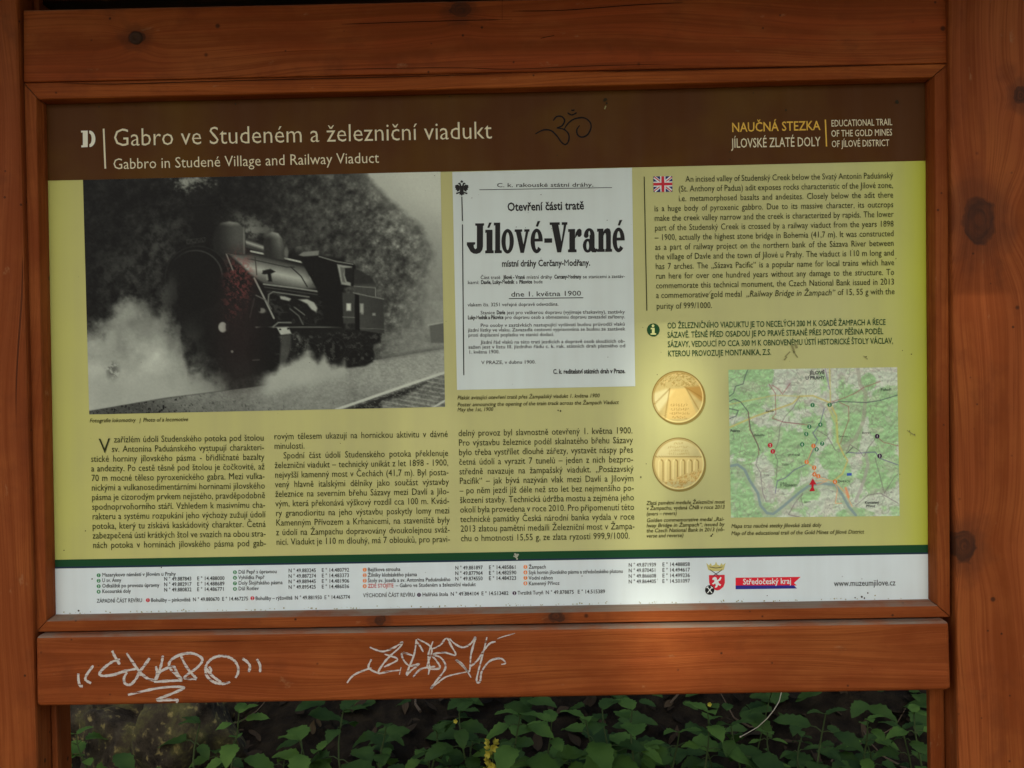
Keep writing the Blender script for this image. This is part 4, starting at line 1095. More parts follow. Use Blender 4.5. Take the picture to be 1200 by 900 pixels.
# ----------------------------------------------------------------- trail map
MZ = lambda pts: [(850 + x / 4.186, 425 + y / 4.186) for x, y in pts]
def tmap(X, Y):
    u = (X - 850) * 4.186; w = (Y - 425) * 4.186
    n1 = fbm(X, Y, 26, 111, 4); n2 = fbm(X, Y, 7, 121, 4, .6); n3 = fbm(X + .6 * Y, Y - .4 * X, 3.2, 131, 2)
    rgb = [np.full(X.shape, 182.0), np.full(X.shape, 195.0), np.full(X.shape, 174.0)]
    forest = np.zeros(X.shape)
    for cx, cy, rx, ry in ((80, 130, 120, 130), (90, 380, 95, 90), (60, 620, 75, 140), (330, 450, 110, 110), (300, 560, 60, 60), (200, 60, 40, 50), (440, 330, 60, 70), (600, 300, 70, 160), (790, 280, 90, 150), (760, 520, 100, 110),
                          (560, 550, 60, 70), (400, 640, 60, 40), (640, 740, 80, 30), (250, 380, 60, 60), (700, 90, 40, 40), (120, 720, 120, 40), (520, 470, 60, 60), (660, 210, 50, 80)):
        forest = np.maximum(forest, ellm(u, w, cx, cy, rx, ry, .45))
    fm = sstep(forest * .8 + .9 * (n1 - .5) + .8 * (n2 - .5), .16, .42)
    tone(rgb, .85 * fm, (138, 182, 126))
    tone(rgb, .5 * sstep(n2, .5, .72) * fm, (166, 196, 148))
    tone(rgb, .35 * sstep(fbm(X, Y, 12, 141, 3), .56, .72), (184, 178, 166))
    rel = fbm(X + .8 * Y, Y - .5 * X, 9, 171, 4, .6) - fbm(X + .8 * Y + 2.2, Y - .5 * X + 2.2, 9, 171, 4, .6)
    for i in range(3): rgb[i] = rgb[i] * (1 + .42 * rel)
    vein = fbm(X, Y, 15, 181, 3)
    tone(rgb, .52 * (1 - np.clip(np.abs(vein - .5) / .022, 0, 1)), (116, 120, 104)); tone(rgb, .35 * (1 - np.clip(np.abs(vein - .62) / .02, 0, 1)), (128, 112, 108))
    vein2 = fbm(X + 40, Y, 9, 191, 3)
    tone(rgb, .28 * (1 - np.clip(np.abs(vein2 - .5) / .03, 0, 1)), (104, 128, 100))
    tone(rgb, .30 * (1 - np.clip(np.abs(n3 - .5) / .035, 0, 1)), (150, 148, 132))
    for cx, cy, rx, ry in ((500, 190, 46, 40), (330, 120, 30, 40), (205, 640, 36, 60), (280, 110, 40, 40), (590, 210, 30, 30), (560, 50, 26, 26), (750, 640, 40, 30), (340, 690, 30, 30)):
        tone(rgb, .45 * ellm(u, w, cx, cy, rx, ry, .5) * sstep(n2, .38, .58), (160, 150, 148))
    def ln(pts, wd, c, a=1.0): tone(rgb, a * np.clip(wd / 4.186 + .5 - lined(X, Y, MZ(pts)), 0, 1), c)
    ln([(650, 30), (662, 110), (690, 150), (676, 290), (640, 370), (600, 400), (560, 430)], 9, (150, 150, 132), .6)
    ln([(690, 450), (700, 500), (680, 580), (640, 680)], 8, (158, 152, 146), .6)
    ln([(20, 508), (60, 500), (95, 525), (118, 575), (160, 640), (172, 700), (205, 738), (235, 742), (290, 700), (360, 640), (410, 604), (470, 592), (540, 600), (575, 650), (605, 706), (640, 748)], 22, (150, 166, 138), .5)
    ln([(20, 508), (60, 500), (95, 525), (118, 575), (160, 640), (172, 700), (205, 738), (235, 742), (290, 700), (360, 640), (410, 604), (470, 592), (540, 600), (575, 650), (605, 706), (640, 748)], 6.5, (122, 144, 142), .9)
    ln([(20, 318), (150, 262), (255, 226), (330, 200), (365, 165), (430, 162), (510, 195), (545, 260), (552, 390), (580, 450), (600, 480), (575, 545), (530, 580)], 4, (186, 178, 104), .8)
    ln([(365, 165), (240, 160), (20, 205)], 3, (186, 178, 104), .55); ln([(512, 30), (515, 190)], 3, (186, 178, 104), .8)
    ln([(500, 205), (545, 300), (548, 390)], 6, (176, 180, 104), .5)
    ln([(490, 30), (512, 130)], 2, (140, 128, 156))
    for pts in ([(110, 34), (96, 70), (88, 104), (50, 116), (40, 150), (20, 165)], [(20, 190), (45, 178), (75, 192), (112, 240), (125, 330), (150, 385), (170, 430)], [(500, 205), (560, 190), (690, 196), (760, 185), (848, 158)], [(20, 275), (52, 262), (64, 235), (20, 225)]):
        ln(pts, 1.8, (64, 74, 78), .9)
    for pts in ([(365, 165), (330, 225), (292, 265), (268, 310), (262, 380), (240, 440), (256, 480), (250, 560)], [(165, 440), (150, 500), (172, 540), (184, 640), (200, 680)], [(580, 465), (612, 402), (655, 430), (680, 462), (700, 420), (745, 360)], [(280, 290), (370, 300), (430, 290)],
                [(370, 760), (310, 745), (340, 690), (380, 640), (370, 665), (380, 700)], [(640, 700), (700, 650), (760, 640), (848, 690)], [(735, 470), (760, 560), (780, 640), (830, 560), (848, 545)], [(540, 430), (500, 360), (450, 330)]):
        ln(pts, 1.5, (104, 96, 98), .75)
    for pts in ([(485, 225), (465, 300), (430, 345), (452, 380), (430, 430), (395, 500), (340, 525), (295, 565), (255, 580), (245, 640)], [(600, 440), (650, 444), (735, 438), (760, 470), (848, 502)]):
        ln(pts, 2.0, (96, 98, 128), .85)
    for pts in ([(215, 105), (245, 150), (248, 250), (230, 272), (285, 292), (400, 305)], [(230, 110), (262, 130), (280, 155), (318, 102)], [(560, 195), (605, 215), (606, 280), (562, 398)], [(515, 195), (590, 170), (640, 148), (678, 122), (760, 92)], [(112, 240), (120, 330), (160, 400), (165, 450)], [(745, 365), (775, 390), (848, 408)]):
        ln(pts, 1.5, (142, 70, 72), .7)
    for pts in ([(430, 415), (400, 490), (436, 515), (440, 556), (536, 584), (590, 640), (622, 705)], [(536, 585), (550, 620), (540, 690), (570, 690)], [(445, 580), (500, 580), (450, 600)]):
        ln(pts, 2.0, (222, 158, 104), .75)
    ln([(590, 615), (605, 660)], 6, (222, 130, 84), .7)
    ln([(595, 445), (625, 415)], 1.6, (50, 54, 56), .9)
    pepper = fbm(X, Y, 2.0, 161, 2, .8)
    tone(rgb, .35 * sstep(pepper, .76, .86), (104, 106, 104))
    return rgb
tm = picture('trail_map', (853.6, 433.4), (1051.4, 430.3), (1054.3, 604.7), (856.5, 606.6), 300, 264, tmap, -.0004, m_vc, board, 'pale green printed trail map with numbered coloured stops')
I_MAP = ink('ink_map', (52, 56, 60))
for s, x0, y0, x1, y1, cap, w in (('JÍLOVÉ', 414, 58, 488, 56, 4.0, .02), ('U PRAHY', 393, 83, 488, 81, 4.0, .02), ('Pohoří', 762, 139, 815, 138, 3.3, .01), ('Petrov', 25, 341, 72, 340, 3.2, .02),
                                  ('Bohuliby', 142, 361, 193, 360, 2.7, .0), ('STUDENÉ', 305, 459, 368, 458, 2.6, 0), ('LUKA', 268, 597, 302, 596, 2.8, .0), ('P. MEDNÍKEM', 270, 609, 354, 607, 2.8, .0), ('ŽAMPACH', 553, 588, 612, 587, 2.6, .0),
                                  ('Kamenný', 684, 693, 754, 692, 3.2, .015), ('Přívoz', 690, 710, 736, 709, 3.2, .015), ('Radlík', 198, 243, 240, 242, 2.4, 0), ('Zahořany', 554, 366, 600, 365, 2.4, 0),
                                  ('Borek', 670, 349, 716, 348, 2.5, 0), ('Kabáty', 280, 505, 312, 504, 2.2, 0), ('Sázava', 386, 687, 420, 686, 2.2, 0), ('Davle', 188, 556, 216, 555, 2.2, 0), ('Luh', 800, 640, 820, 639, 2.4, 0)):
    (a0, b0), (a1, b1) = MZ([(x0, y0), (x1, y1)])
    Lettering().line(s, a0, b0, a1, b1, cap, Y=-.0008, weight=w).build('place_name', I_MAP, tm)
I_PALE2 = ink('ink_pale2', (200, 206, 196))
def mdots(name, spots, mat, r):
    for x, y, d in spots:
        (a0, b0), = MZ([(x, y)]); marker(name, a0, b0, r, d, mat, tm, -.0007, I_PALE2)
mdots('green_marker', [(428, 208, 1), (512, 207, 2), (412, 314, 3), (466, 304, 4), (397, 350, 5), (377, 401, 6), (475, 397, 7), (448, 425, 8)], I_DOTG, 2.6)
mdots('red_marker', [(220, 405, 2), (233, 435, 1)], I_RED, 2.8)
mdots('purple_marker', [(745, 361, 1), (757, 458, 2)], I_PURP, 2.8)
mdots('orange_marker', [(432, 408, 1), (399, 487, 2), (436, 515, 3), (437, 548, 4), (456, 557, 5), (538, 584, 6)], I_ORANGE, 2.6)
flat('position_arrow', [MZ([(429, 567), (448, 599), (435, 596), (432, 611), (440, 629), (412, 631), (423, 611), (422, 597), (411, 601)])], -.0011, ink('ink_arrow', (176, 30, 44)), tm)
flat('road_sign', [MZ([(596, 542), (620, 541), (620, 554), (596, 555)])], -.0007, ink('ink_sign', (60, 90, 170)), tm)

# ----------------------------------------------------------------- two gold medals
def medal(name, cx, cy, paint, label):
    n_r, n_a = 40, 120
    rr = np.linspace(0.001, 1, n_r)[:, None]; aa = np.linspace(0, 2 * np.pi, n_a, endpoint=False)[None]
    X = cx + 31.2 * rr * np.cos(aa); Y = cy + 31.2 * rr * np.sin(aa)
    r, g, b = paint(X, Y, X - cx, Y - cy)
    wx, wz = at(X, Y, -.0006)
    co = np.stack([wx, np.full(X.shape, -.0006), wz], -1).reshape(-1, 3)
    fs = []
    for i in range(n_r - 1):
        for j in range(n_a):
            k = (j + 1) % n_a
            fs.append((i * n_a + j, i * n_a + k, (i + 1) * n_a + k, (i + 1) * n_a + j))
    fs.append(tuple(range(n_a)))
    me = bpy.data.meshes.new(name); me.from_pydata([tuple(c) for c in co], [], fs); me.update()
    bm = bmesh.new(); bm.from_mesh(me)
    for f in bm.faces:
        f.normal_update()
        if f.normal.y > 0: f.normal_flip()
    bm.to_mesh(me); bm.free()
    ca = me.color_attributes.new('ink', 'FLOAT_COLOR', 'POINT')
    rgb = np.clip(np.stack([r, g, b], -1).reshape(-1, 3) / 255, 0, 1)
    lin = np.where(rgb <= .04045, rgb / 12.92, ((rgb + .055) / 1.055) ** 2.4) / KEXP
    ca.data.foreach_set('color', np.concatenate([np.clip(lin, 0, .86), np.ones((len(lin), 1))], 1).ravel())
    return link(name, me, m_vc, board, label)
def rim(rgb, dx, dy):
    d = np.hypot(dx, dy)
    tone(rgb, np.clip(1.2 - np.abs(d - 30.6), 0, 1), (112, 92, 40))
    tone(rgb, .8 * np.clip(1.0 - np.abs(d - 28.8), 0, 1) * sstep(dx + dy, -10, 20), (226, 206, 140))
    tone(rgb, .7 * np.clip(1.0 - np.abs(d - 28.8), 0, 1) * sstep(-dx - dy, -10, 20), (140, 112, 52))
def med1(X, Y, dx, dy):
    n = fbm(X, Y, 5, 211, 3); n2 = fbm(X, Y, 2.2, 221, 3, .7)
    rgb = [172 + 18 * (n - .5), 156 + 18 * (n - .5), 100 + 14 * (n - .5)]
    tone(rgb, .8 * polym(X, Y, [(X_ + 794.7, Y_ + 465.6) for X_, Y_ in ((-31, -4), (-14, -10), (-4, -8), (-26, 22), (-32, 10))], 1.5), (196, 190, 142))
    tone(rgb, .75 * polym(X, Y, [(X_ + 794.7, Y_ + 465.6) for X_, Y_ in ((8, -12), (30, -14), (32, 6), (26, 4))], 1.5), (150, 112, 50))
    tone(rgb, .55 * polym(X, Y, [(X_ + 794.7, Y_ + 465.6) for X_, Y_ in ((-10, -10), (9, -11), (24, 24), (-14, 26))], 1.2), (206, 176, 104))
    for l_ in ([(-10, -10), (-16, 26)], [(9, -11), (26, 18)], [(8, -12), (31, 2)], [(-10, -10), (-28, 8)]):
        tone(rgb, .6 * np.clip(1.1 - lined(dx, dy, l_), 0, 1), (126, 96, 42))
    tm_ = sstep(-dy, 11, 15) * (np.hypot(dx, dy) < 29)
    tone(rgb, tm_ * .8 * sstep(n2, .46, .6), (132, 108, 52)); tone(rgb, tm_ * .6 * sstep(n2, .6, .7), (220, 204, 146))
    for k, (w_, yy) in enumerate(((10, 9), (11, 14), (12, 19), (9, 23.5))):
        tone(rgb, .7 * (np.abs(dy - yy) < 1.5) * (np.abs(dx - 1) < w_) * sstep(np.sin(dx * (2.1 + .2 * k)) + np.sin(dy * 2.2 + dx * 3.7), .0, .9), (138, 104, 48))
    rim(rgb, dx, dy); return rgb
def med2(X, Y, dx, dy):
    n = fbm(X, Y, 6, 231, 3); n2 = fbm(X, Y, 2.4, 241, 3, .7)
    rgb = [174 + 16 * (n - .5), 166 + 16 * (n - .5), 116 + 12 * (n - .5)]
    tone(rgb, .5 * sstep(-dx - dy, -6, 34), (204, 196, 144))
    dk = sstep(dy, -8.5, -7) * (1 - sstep(dy, 19, 22)) * (np.hypot(dx, dy) < 29)
    tone(rgb, .45 * dk, (206, 182, 112))
    tone(rgb, .8 * np.clip(1.0 - np.abs(dy + 8.5), 0, 1) * (np.abs(dx) < 28), (132, 106, 48))
    for x_ in (-21, -12.5, -4, 4.5, 13, 20.5):
        arch = np.where(dy < -2, np.hypot(dx - x_, (dy + 2) * .9), np.abs(dx - x_))
        tone(rgb, .8 * dk * np.clip(1.1 - np.abs(arch - 2.6), 0, 1) * (dx > x_ - .5) * (dy < 15 - .4 * dx), (124, 98, 44))
        tone(rgb, .6 * dk * np.clip(1.1 - np.abs(arch - 2.6), 0, 1) * (dx < x_) * (dy < 15 - .4 * dx), (224, 208, 150))
    h = sstep(dy + .35 * dx, 13, 17) * (np.hypot(dx, dy) < 29)
    tone(rgb, h * .7 * sstep(n2, .44, .62), (154, 116, 52)); tone(rgb, h * .5 * sstep(n2, .6, .72), (220, 200, 140))
    for k, (w_, yy) in enumerate(((6, -24), (13, -20), (11, -16), (13, -12))):
        tone(rgb, .6 * (np.abs(dy - yy) < 1.3) * (np.abs(dx) < w_) * sstep(np.sin(dx * (2.3 + .17 * k)) + np.sin(dy * 2.2 + dx * 3.1), .0, .9), (150, 124, 62))
    rim(rgb, dx, dy); return rgb
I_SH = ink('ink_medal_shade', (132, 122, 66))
for cx_, cy_, fn, lb in ((794.9, 465.6, med1, 'upper printed gold medal with rays of track'), (795.4, 543.8, med2, 'lower printed gold medal with a viaduct')):
    me_ = medal('gold_medal', cx_, cy_, fn, lb)
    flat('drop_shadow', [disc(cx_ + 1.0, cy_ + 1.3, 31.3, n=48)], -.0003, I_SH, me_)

# ----------------------------------------------------------------- graffiti and grime
m_mark, nt, b = new_mat('silver_marker')
b.inputs['Base Color'].default_value = (0.50, 0.47, 0.43, 1); b.inputs['Roughness'].default_value = 0.45; b.inputs['Metallic'].default_value = 0.15
nz = nt.nodes.new('ShaderNodeTexNoise'); nz.inputs['Scale'].default_value = 170
rp = nt.nodes.new('ShaderNodeValToRGB'); nt.links.new(nz.outputs[0], rp.inputs[0])
rp.color_ramp.elements[0].position = .33; rp.color_ramp.elements[0].color = (.46, .40, .33, 1); rp.color_ramp.elements[1].position = .55; rp.color_ramp.elements[1].color = (.66, .63, .58, 1)
nt.links.new(rp.outputs[0], b.inputs['Base Color'])
sk = nt.nodes.new('ShaderNodeTexNoise'); sk.inputs['Scale'].default_value = 1; sk.inputs['Detail'].default_value = 5
mp = nt.nodes.new('ShaderNodeMapping'); mp.inputs['Scale'].default_value = (60, 60, 420)
tcg = nt.nodes.new('ShaderNodeTexCoord'); nt.links.new(tcg.outputs['Object'], mp.inputs['Vector']); nt.links.new(mp.outputs[0], sk.inputs['Vector'])
mr_ = nt.nodes.new('ShaderNodeMapRange'); nt.links.new(sk.outputs[0], mr_.inputs[0]); mr_.inputs[1].default_value = .36; mr_.inputs[2].default_value = .46; mr_.inputs[3].default_value = .25; mr_.inputs[4].default_value = 1.0
nt.links.new(mr_.outputs[0], b.inputs['Alpha'])            # the pen skips over the grain
G1 = lambda pts: [(x / 3, 600 + y / 3) for x, y in pts]
G2 = lambda pts: [(400 + x / 3, 600 + y / 3) for x, y in pts]
YG = YR - .0003
ell = lambda cx, cy, rx, ry, a0, a1, n=18: [(cx + rx * math.cos(R(a0 + (a1 - a0) * i / n)), cy + ry * math.sin(R(a0 + (a1 - a0) * i / n))) for i in range(n + 1)]
strokes('graffiti', [G1(s) for s in (
    [(275, 568), (276, 590), (281, 610), (291, 612)], [(328, 540), (305, 572), (301, 590), (320, 602)],
    [(394, 488), (404, 508), (412, 522), (421, 536)], [(422, 518), (396, 526), (366, 548), (350, 568), (362, 576), (400, 572), (440, 559), (484, 550)],
    [(445, 496), (465, 526), (490, 560), (518, 585), (545, 592)], [(526, 514), (506, 542), (486, 568)], [(446, 564), (436, 584), (440, 603), (458, 607), (477, 588), (492, 560)], [(484, 556), (492, 562), (484, 570), (500, 572)],
    [(573, 505), (566, 540), (550, 590)], [(548, 542), (552, 570), (542, 597)], [(542, 597), (590, 594), (641, 592)], [(548, 582), (566, 560), (608, 543), (622, 566), (640, 588)],
    [(636, 504), (650, 535), (672, 566), (692, 586)], [(640, 592), (608, 562), (594, 540), (604, 518), (640, 500), (676, 497), (704, 509), (711, 524), (692, 548), (658, 572), (650, 584), (690, 588)],
    [(724, 548), (742, 572), (778, 600)], ell(780, 555, 58, 49, 60, 395), [(735, 544), (742, 556), (738, 566)],
    [(852, 515), (870, 528), (879, 544), (874, 562)], [(903, 517), (914, 538), (914, 563)],
    [(450, 643), (540, 622), (600, 615), (648, 617), (606, 638), (552, 660), (590, 661), (624, 661), (620, 670)])], 2.9, YG, m_mark, rail, 'silver marker tag with quote marks on the left of the rail', taper=.75, jit=.25)
strokes('graffiti', [G2(s) for s in (
    [(20, 601), (38, 578), (66, 562), (106, 548)], [(100, 475), (120, 484), (150, 490), (190, 474), (215, 457), (205, 476), (176, 502), (150, 530), (130, 566), (168, 560), (206, 556)],
    [(106, 518), (96, 548), (132, 568)], [(152, 500), (198, 518), (150, 545)], [(210, 545), (204, 572)],
    [(252, 505), (214, 495), (220, 522), (242, 541), (274, 534), (242, 560), (230, 576)], [(264, 448), (256, 500), (234, 556), (228, 572)],
    [(268, 446), (318, 480), (302, 545), (346, 549), (334, 522), (318, 507)], [(264, 456), (276, 470), (288, 492)],
    [(322, 455), (306, 502), (310, 545), (306, 572)], [(252, 580), (280, 552), (330, 543)],
    [(318, 482), (348, 468), (370, 443), (386, 470), (402, 503), (362, 494), (324, 500), (352, 514), (366, 548), (334, 594), (314, 620), (332, 606), (372, 578), (442, 562)],
    [(380, 445), (400, 464), (428, 476), (456, 462), (472, 440), (456, 500), (450, 560), (430, 545), (404, 520), (430, 540), (456, 582)],
    [(512, 440), (500, 490), (478, 575), (477, 598), (488, 594), (494, 560), (522, 524), (560, 515), (577, 531), (562, 536)],
    [(452, 545), (480, 520), (500, 488), (522, 462), (542, 456)])], 2.05, YG, m_mark, rail, 'thin silver marker tag in the middle of the rail', taper=.6, jit=.3)
strokes('graffiti', [G2([(548, 446), (566, 439), (584, 434), (611, 426)])], 1.1, YG - .0003, m_mark, rail, 'faint broken end of a silver stroke', taper=.4)

m_dirt, nt, b = new_mat('grime'); b.inputs['Base Color'].default_value = (0.035, 0.028, 0.014, 1); b.inputs['Roughness'].default_value = .9
m_dirt2, nt, b = new_mat('faint_grime'); b.inputs['Base Color'].default_value = (0.30, 0.29, 0.125, 1); b.inputs['Roughness'].default_value = .8
m_drop, nt, b = new_mat('bird_dropping'); b.inputs['Base Color'].default_value = (0.42, 0.44, 0.34, 1); b.inputs['Roughness'].default_value = .8
rg = random.Random(4)
def blob(cx, cy, r, n=9, e=.5):
    return [(cx + r * (1 - e * rg.random()) * math.cos(i * math.tau / n), cy - r * (1 - e * rg.random()) * math.sin(i * math.tau / n)) for i in range(n)]
spots = [blob(709, 117, 3.0), blob(711, 121, 1.7), blob(1051.5, 119.5, 3.2), blob(855, 178, .9), blob(855.5, 187, 1.0), blob(921, 129, 1.4), blob(527, 113, 1.0), blob(883, 109, 1.0), blob(159, 124, 1.0), blob(276, 122, 1.3), blob(116, 125, 1.2),
         blob(1050, 303, .9), blob(1037, 326, .8), blob(653, 182, .0 + .8), blob(654, 480.7, 1.1), blob(657, 481.6, 1.3), blob(833.5, 628, 1.6), blob(835, 626, 1.0), blob(75, 645, 1.0), blob(100, 622, .9), blob(92, 715.5, 1.5), blob(108, 678.5, 1.1), blob(189, 665, 1.0),
         blob(1002, 700.5, 1.2), blob(1010, 699.5, 1.6), blob(1013, 701, 1.2), blob(1017, 695, 1.2), blob(1015, 418, 1.0), blob(1068, 415, 1.0), blob(682, 675, .8), blob(899, 698, .7), blob(634, 228, .7), blob(553, 232, .6), blob(751, 559, 1.0), blob(1066, 505, .8), blob(1072, 509, .8)]
spots += [blob(rg.uniform(70, 1075), rg.uniform(130, 700), rg.uniform(.3, .7)) for _ in range(90)]
ledge = []
for _ in range(150):
    x = rg.uniform(68, 1085); t = (x - 66) / 1022
    ledge.append(blob(x, 719.4 - 18 * t - abs(rg.gauss(0, 1.3)), rg.uniform(.35, 1.1)))
tag(flat('ledge_dirt', ledge, -.0013, m_dirt2, board), kind='stuff')
tag(flat('grime', spots, -.0014, m_dirt, board), kind='stuff')
sm_ = [bar(926 + dx, 398 + dy, 926 + dx + lx, 398 + dy + ly, w) for dx, dy, lx, ly, w in ((2, 6, 3, 9, 2.2), (6, 5, 2, 5, 2.6), (0, 14, -6, 6, 1.4), (4, 14, 5, 7, 1.2), (-4, 20, -3, 4, 1.6))] + [bar(710, 124, 708.5, 128, 1.4), bar(1063, 504, 1073, 511, .8), bar(1012, 417, 1017, 421, .9), bar(830, 345, 834, 340, .8)]
tag(flat('smudge', sm_, -.0012, m_dirt2, board), kind='stuff')
flat('bird_dropping', [blob(605, 652, 2.6), blob(604, 649.6, 2.0), blob(607, 650, 1.8), blob(606, 655, 1.4), blob(602.6, 652, 1.4)], -.0013, m_drop, board)
FLECKS = [(796, 492, 0, .042, .03), (770, 520, 0, .045, .05), (735, 600, 0, .035, .05), (760, 650, 0, .05, .03), (800, 712, -.02, .055, .02), (830, 770, -.034, .085, .045), (905, 760, -.034, .06, .05),
          (300, 520, 0, .022, .02), (288, 560, 0, .024, .03), (862, 165, 0, .03, .025), (700, 770, -.034, .03, .03), (525, 872, 1.0, .05, .05), (350, 865, 1.0, .05, .05), (1150, 430, -.03, .03, .12), (1160, 300, -.03, .04, .06)]

# ================================================================= plants under and behind the board
def leaf_mat(name, c, c2, tr=0.25):
    m, nt, b = new_mat(name)
    N, L = nt.nodes, nt.links
    oi = N.new('ShaderNodeTexCoord')
    nz = N.new('ShaderNodeTexNoise'); nz.inputs['Scale'].default_value = 16; nz.inputs['Detail'].default_value = 4
    L.new(oi.outputs['Object'], nz.inputs['Vector'])
    gi = N.new('ShaderNodeNewGeometry')
    ad = N.new('ShaderNodeMath'); ad.operation = 'MULTIPLY_ADD'; L.new(gi.outputs['Random Per Island'], ad.inputs[0]); ad.inputs[1].default_value = .45
    L.new(nz.outputs[0], ad.inputs[2])
    rp = N.new('ShaderNodeValToRGB'); L.new(ad.outputs[0], rp.inputs[0])
    rp.color_ramp.elements[0].position = .35; rp.color_ramp.elements[0].color = c + (1,)
    rp.color_ramp.elements[1].position = 1.0; rp.color_ramp.elements[1].color = c2 + (1,)
    L.new(rp.outputs[0], b.inputs['Base Color'])
    b.inputs['Roughness'].default_value = .58; b.inputs['Specular IOR Level'].default_value = .16
    ts = N.new('ShaderNodeBsdfTranslucent'); L.new(rp.outputs[0], ts.inputs['Color'])
    mx = N.new('ShaderNodeMixShader'); mx.inputs[0].default_value = tr
    L.new(b.outputs[0], mx.inputs[1]); L.new(ts.outputs[0], mx.inputs[2])
    L.new(mx.outputs[0], N['Material Output'].inputs['Surface'])
    return m
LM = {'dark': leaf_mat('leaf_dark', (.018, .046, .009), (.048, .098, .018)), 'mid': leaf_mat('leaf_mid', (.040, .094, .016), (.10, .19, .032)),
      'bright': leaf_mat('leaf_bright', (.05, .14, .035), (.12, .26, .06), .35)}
m_stem, nt, b = new_mat('plant_stem'); b.inputs['Base Color'].default_value = (.05, .075, .025, 1); b.inputs['Roughness'].default_value = .6
m_yel, nt, b = new_mat('yellow_petal'); b.inputs['Base Color'].default_value = (.50, .43, .06, 1); b.inputs['Roughness'].default_value = .5
m_straw, nt, b = new_mat('dry_stalk'); b.inputs['Base Color'].default_value = (.42, .37, .26, 1); b.inputs['Roughness'].default_value = .7
m_litter, nt, b = new_mat('dead_leaf')
gi = nt.nodes.new('ShaderNodeNewGeometry'); rp = nt.nodes.new('ShaderNodeValToRGB'); nt.links.new(gi.outputs['Random Per Island'], rp.inputs[0])
rp.color_ramp.elements[0].color = (.010, .008, .005, 1); rp.color_ramp.elements[1].color = (.12, .085, .046, 1)
k = rp.color_ramp.elements.new(.93); k.color = (.045, .032, .019, 1)
nt.links.new(rp.outputs[0], b.inputs['Base Color']); b.inputs['Roughness'].default_value = .85
m_twig, nt, b = new_mat('twig_bark'); b.inputs['Base Color'].default_value = (.10, .075, .05, 1); b.inputs['Roughness'].default_value = .9

def add_leaf(bm, base, direc, upv, ln, wd, kind='ovate', droop=.25, serr=True, rr=random):
    """one leaf: blade folded along its midrib, drooping tip, toothed margin"""
    d = direc.normalized(); s = d.cross(upv)
    if s.length < 1e-3: s = Vector((1, 0, 0))
    s.normalize(); u = s.cross(d).normalized()
    n = 11
    rows = []
    ph = ln * 90
    for i in range(n + 1):
        t = i / n
        prof = (math.sin(math.pi * min(1, t ** .72)) ** .85) if kind == 'ovate' else math.sin(math.pi * t ** .9) * (.7 if kind == 'lance' else 1)
        w = wd / 2 * prof * (1 + ((.13 if i % 2 else -.05) if serr else 0)) + .0004
        c = base + d * (ln * t) - u * (droop * ln * t * t)
        wav = .05 * wd * math.sin(t * 9 + ph)
        rib = (.035 if i % 2 else -.035) * wd * prof if serr else 0
        row = []
        for k in (-1, -.55, 0, .55, 1):
            ak = abs(k)
            lift = .30 * w * ak + (wav if k > 0 else -wav) * ak + rib * (ak if ak < 1 else .4) - .16 * w * ak * ak
            sweep = d * (-ak * .10 * ln * prof) if False else d * (ak * .05 * ln * prof)
            row.append(bm.verts.new(c + s * (w * k) + u * lift + sweep))
        rows.append(row)
    for i in range(n):
        for k in range(4): bm.faces.new((rows[i][k + 1], rows[i + 1][k + 1], rows[i + 1][k], rows[i][k]))

def add_tube(bm, pts, r0, r1, k=6):
    prev = None
    for i, p in enumerate(pts):
        p = Vector(p)
        d = (Vector(pts[min(i + 1, len(pts) - 1)]) - Vector(pts[max(0, i - 1)])).normalized()
        a = d.cross(Vector((.3, .9, .1))).normalized(); b2 = d.cross(a)
        r_ = r0 + (r1 - r0) * i / max(1, len(pts) - 1)
        ring = [bm.verts.new(p + (a * math.cos(q * math.tau / k) + b2 * math.sin(q * math.tau / k)) * r_) for q in range(k)]
        if prev:
            for q in range(k): bm.faces.new((prev[q], prev[(q + 1) % k], ring[(q + 1) % k], ring[q]))
        prev = ring

def hit(px, py, lift=0.0):
    """where the view through a photo pixel meets the bank behind the board (lifted by some height)"""
    a = (px - 600) / FPX; b = (450 - py) / FPX
    d = rt * a + fw + up * b
    t = 1.6
    while t < 12:
        p = CAM + d * t
        if p[2] <= ground_z(p[0], p[1]) + lift: break
        t += .01
    return p

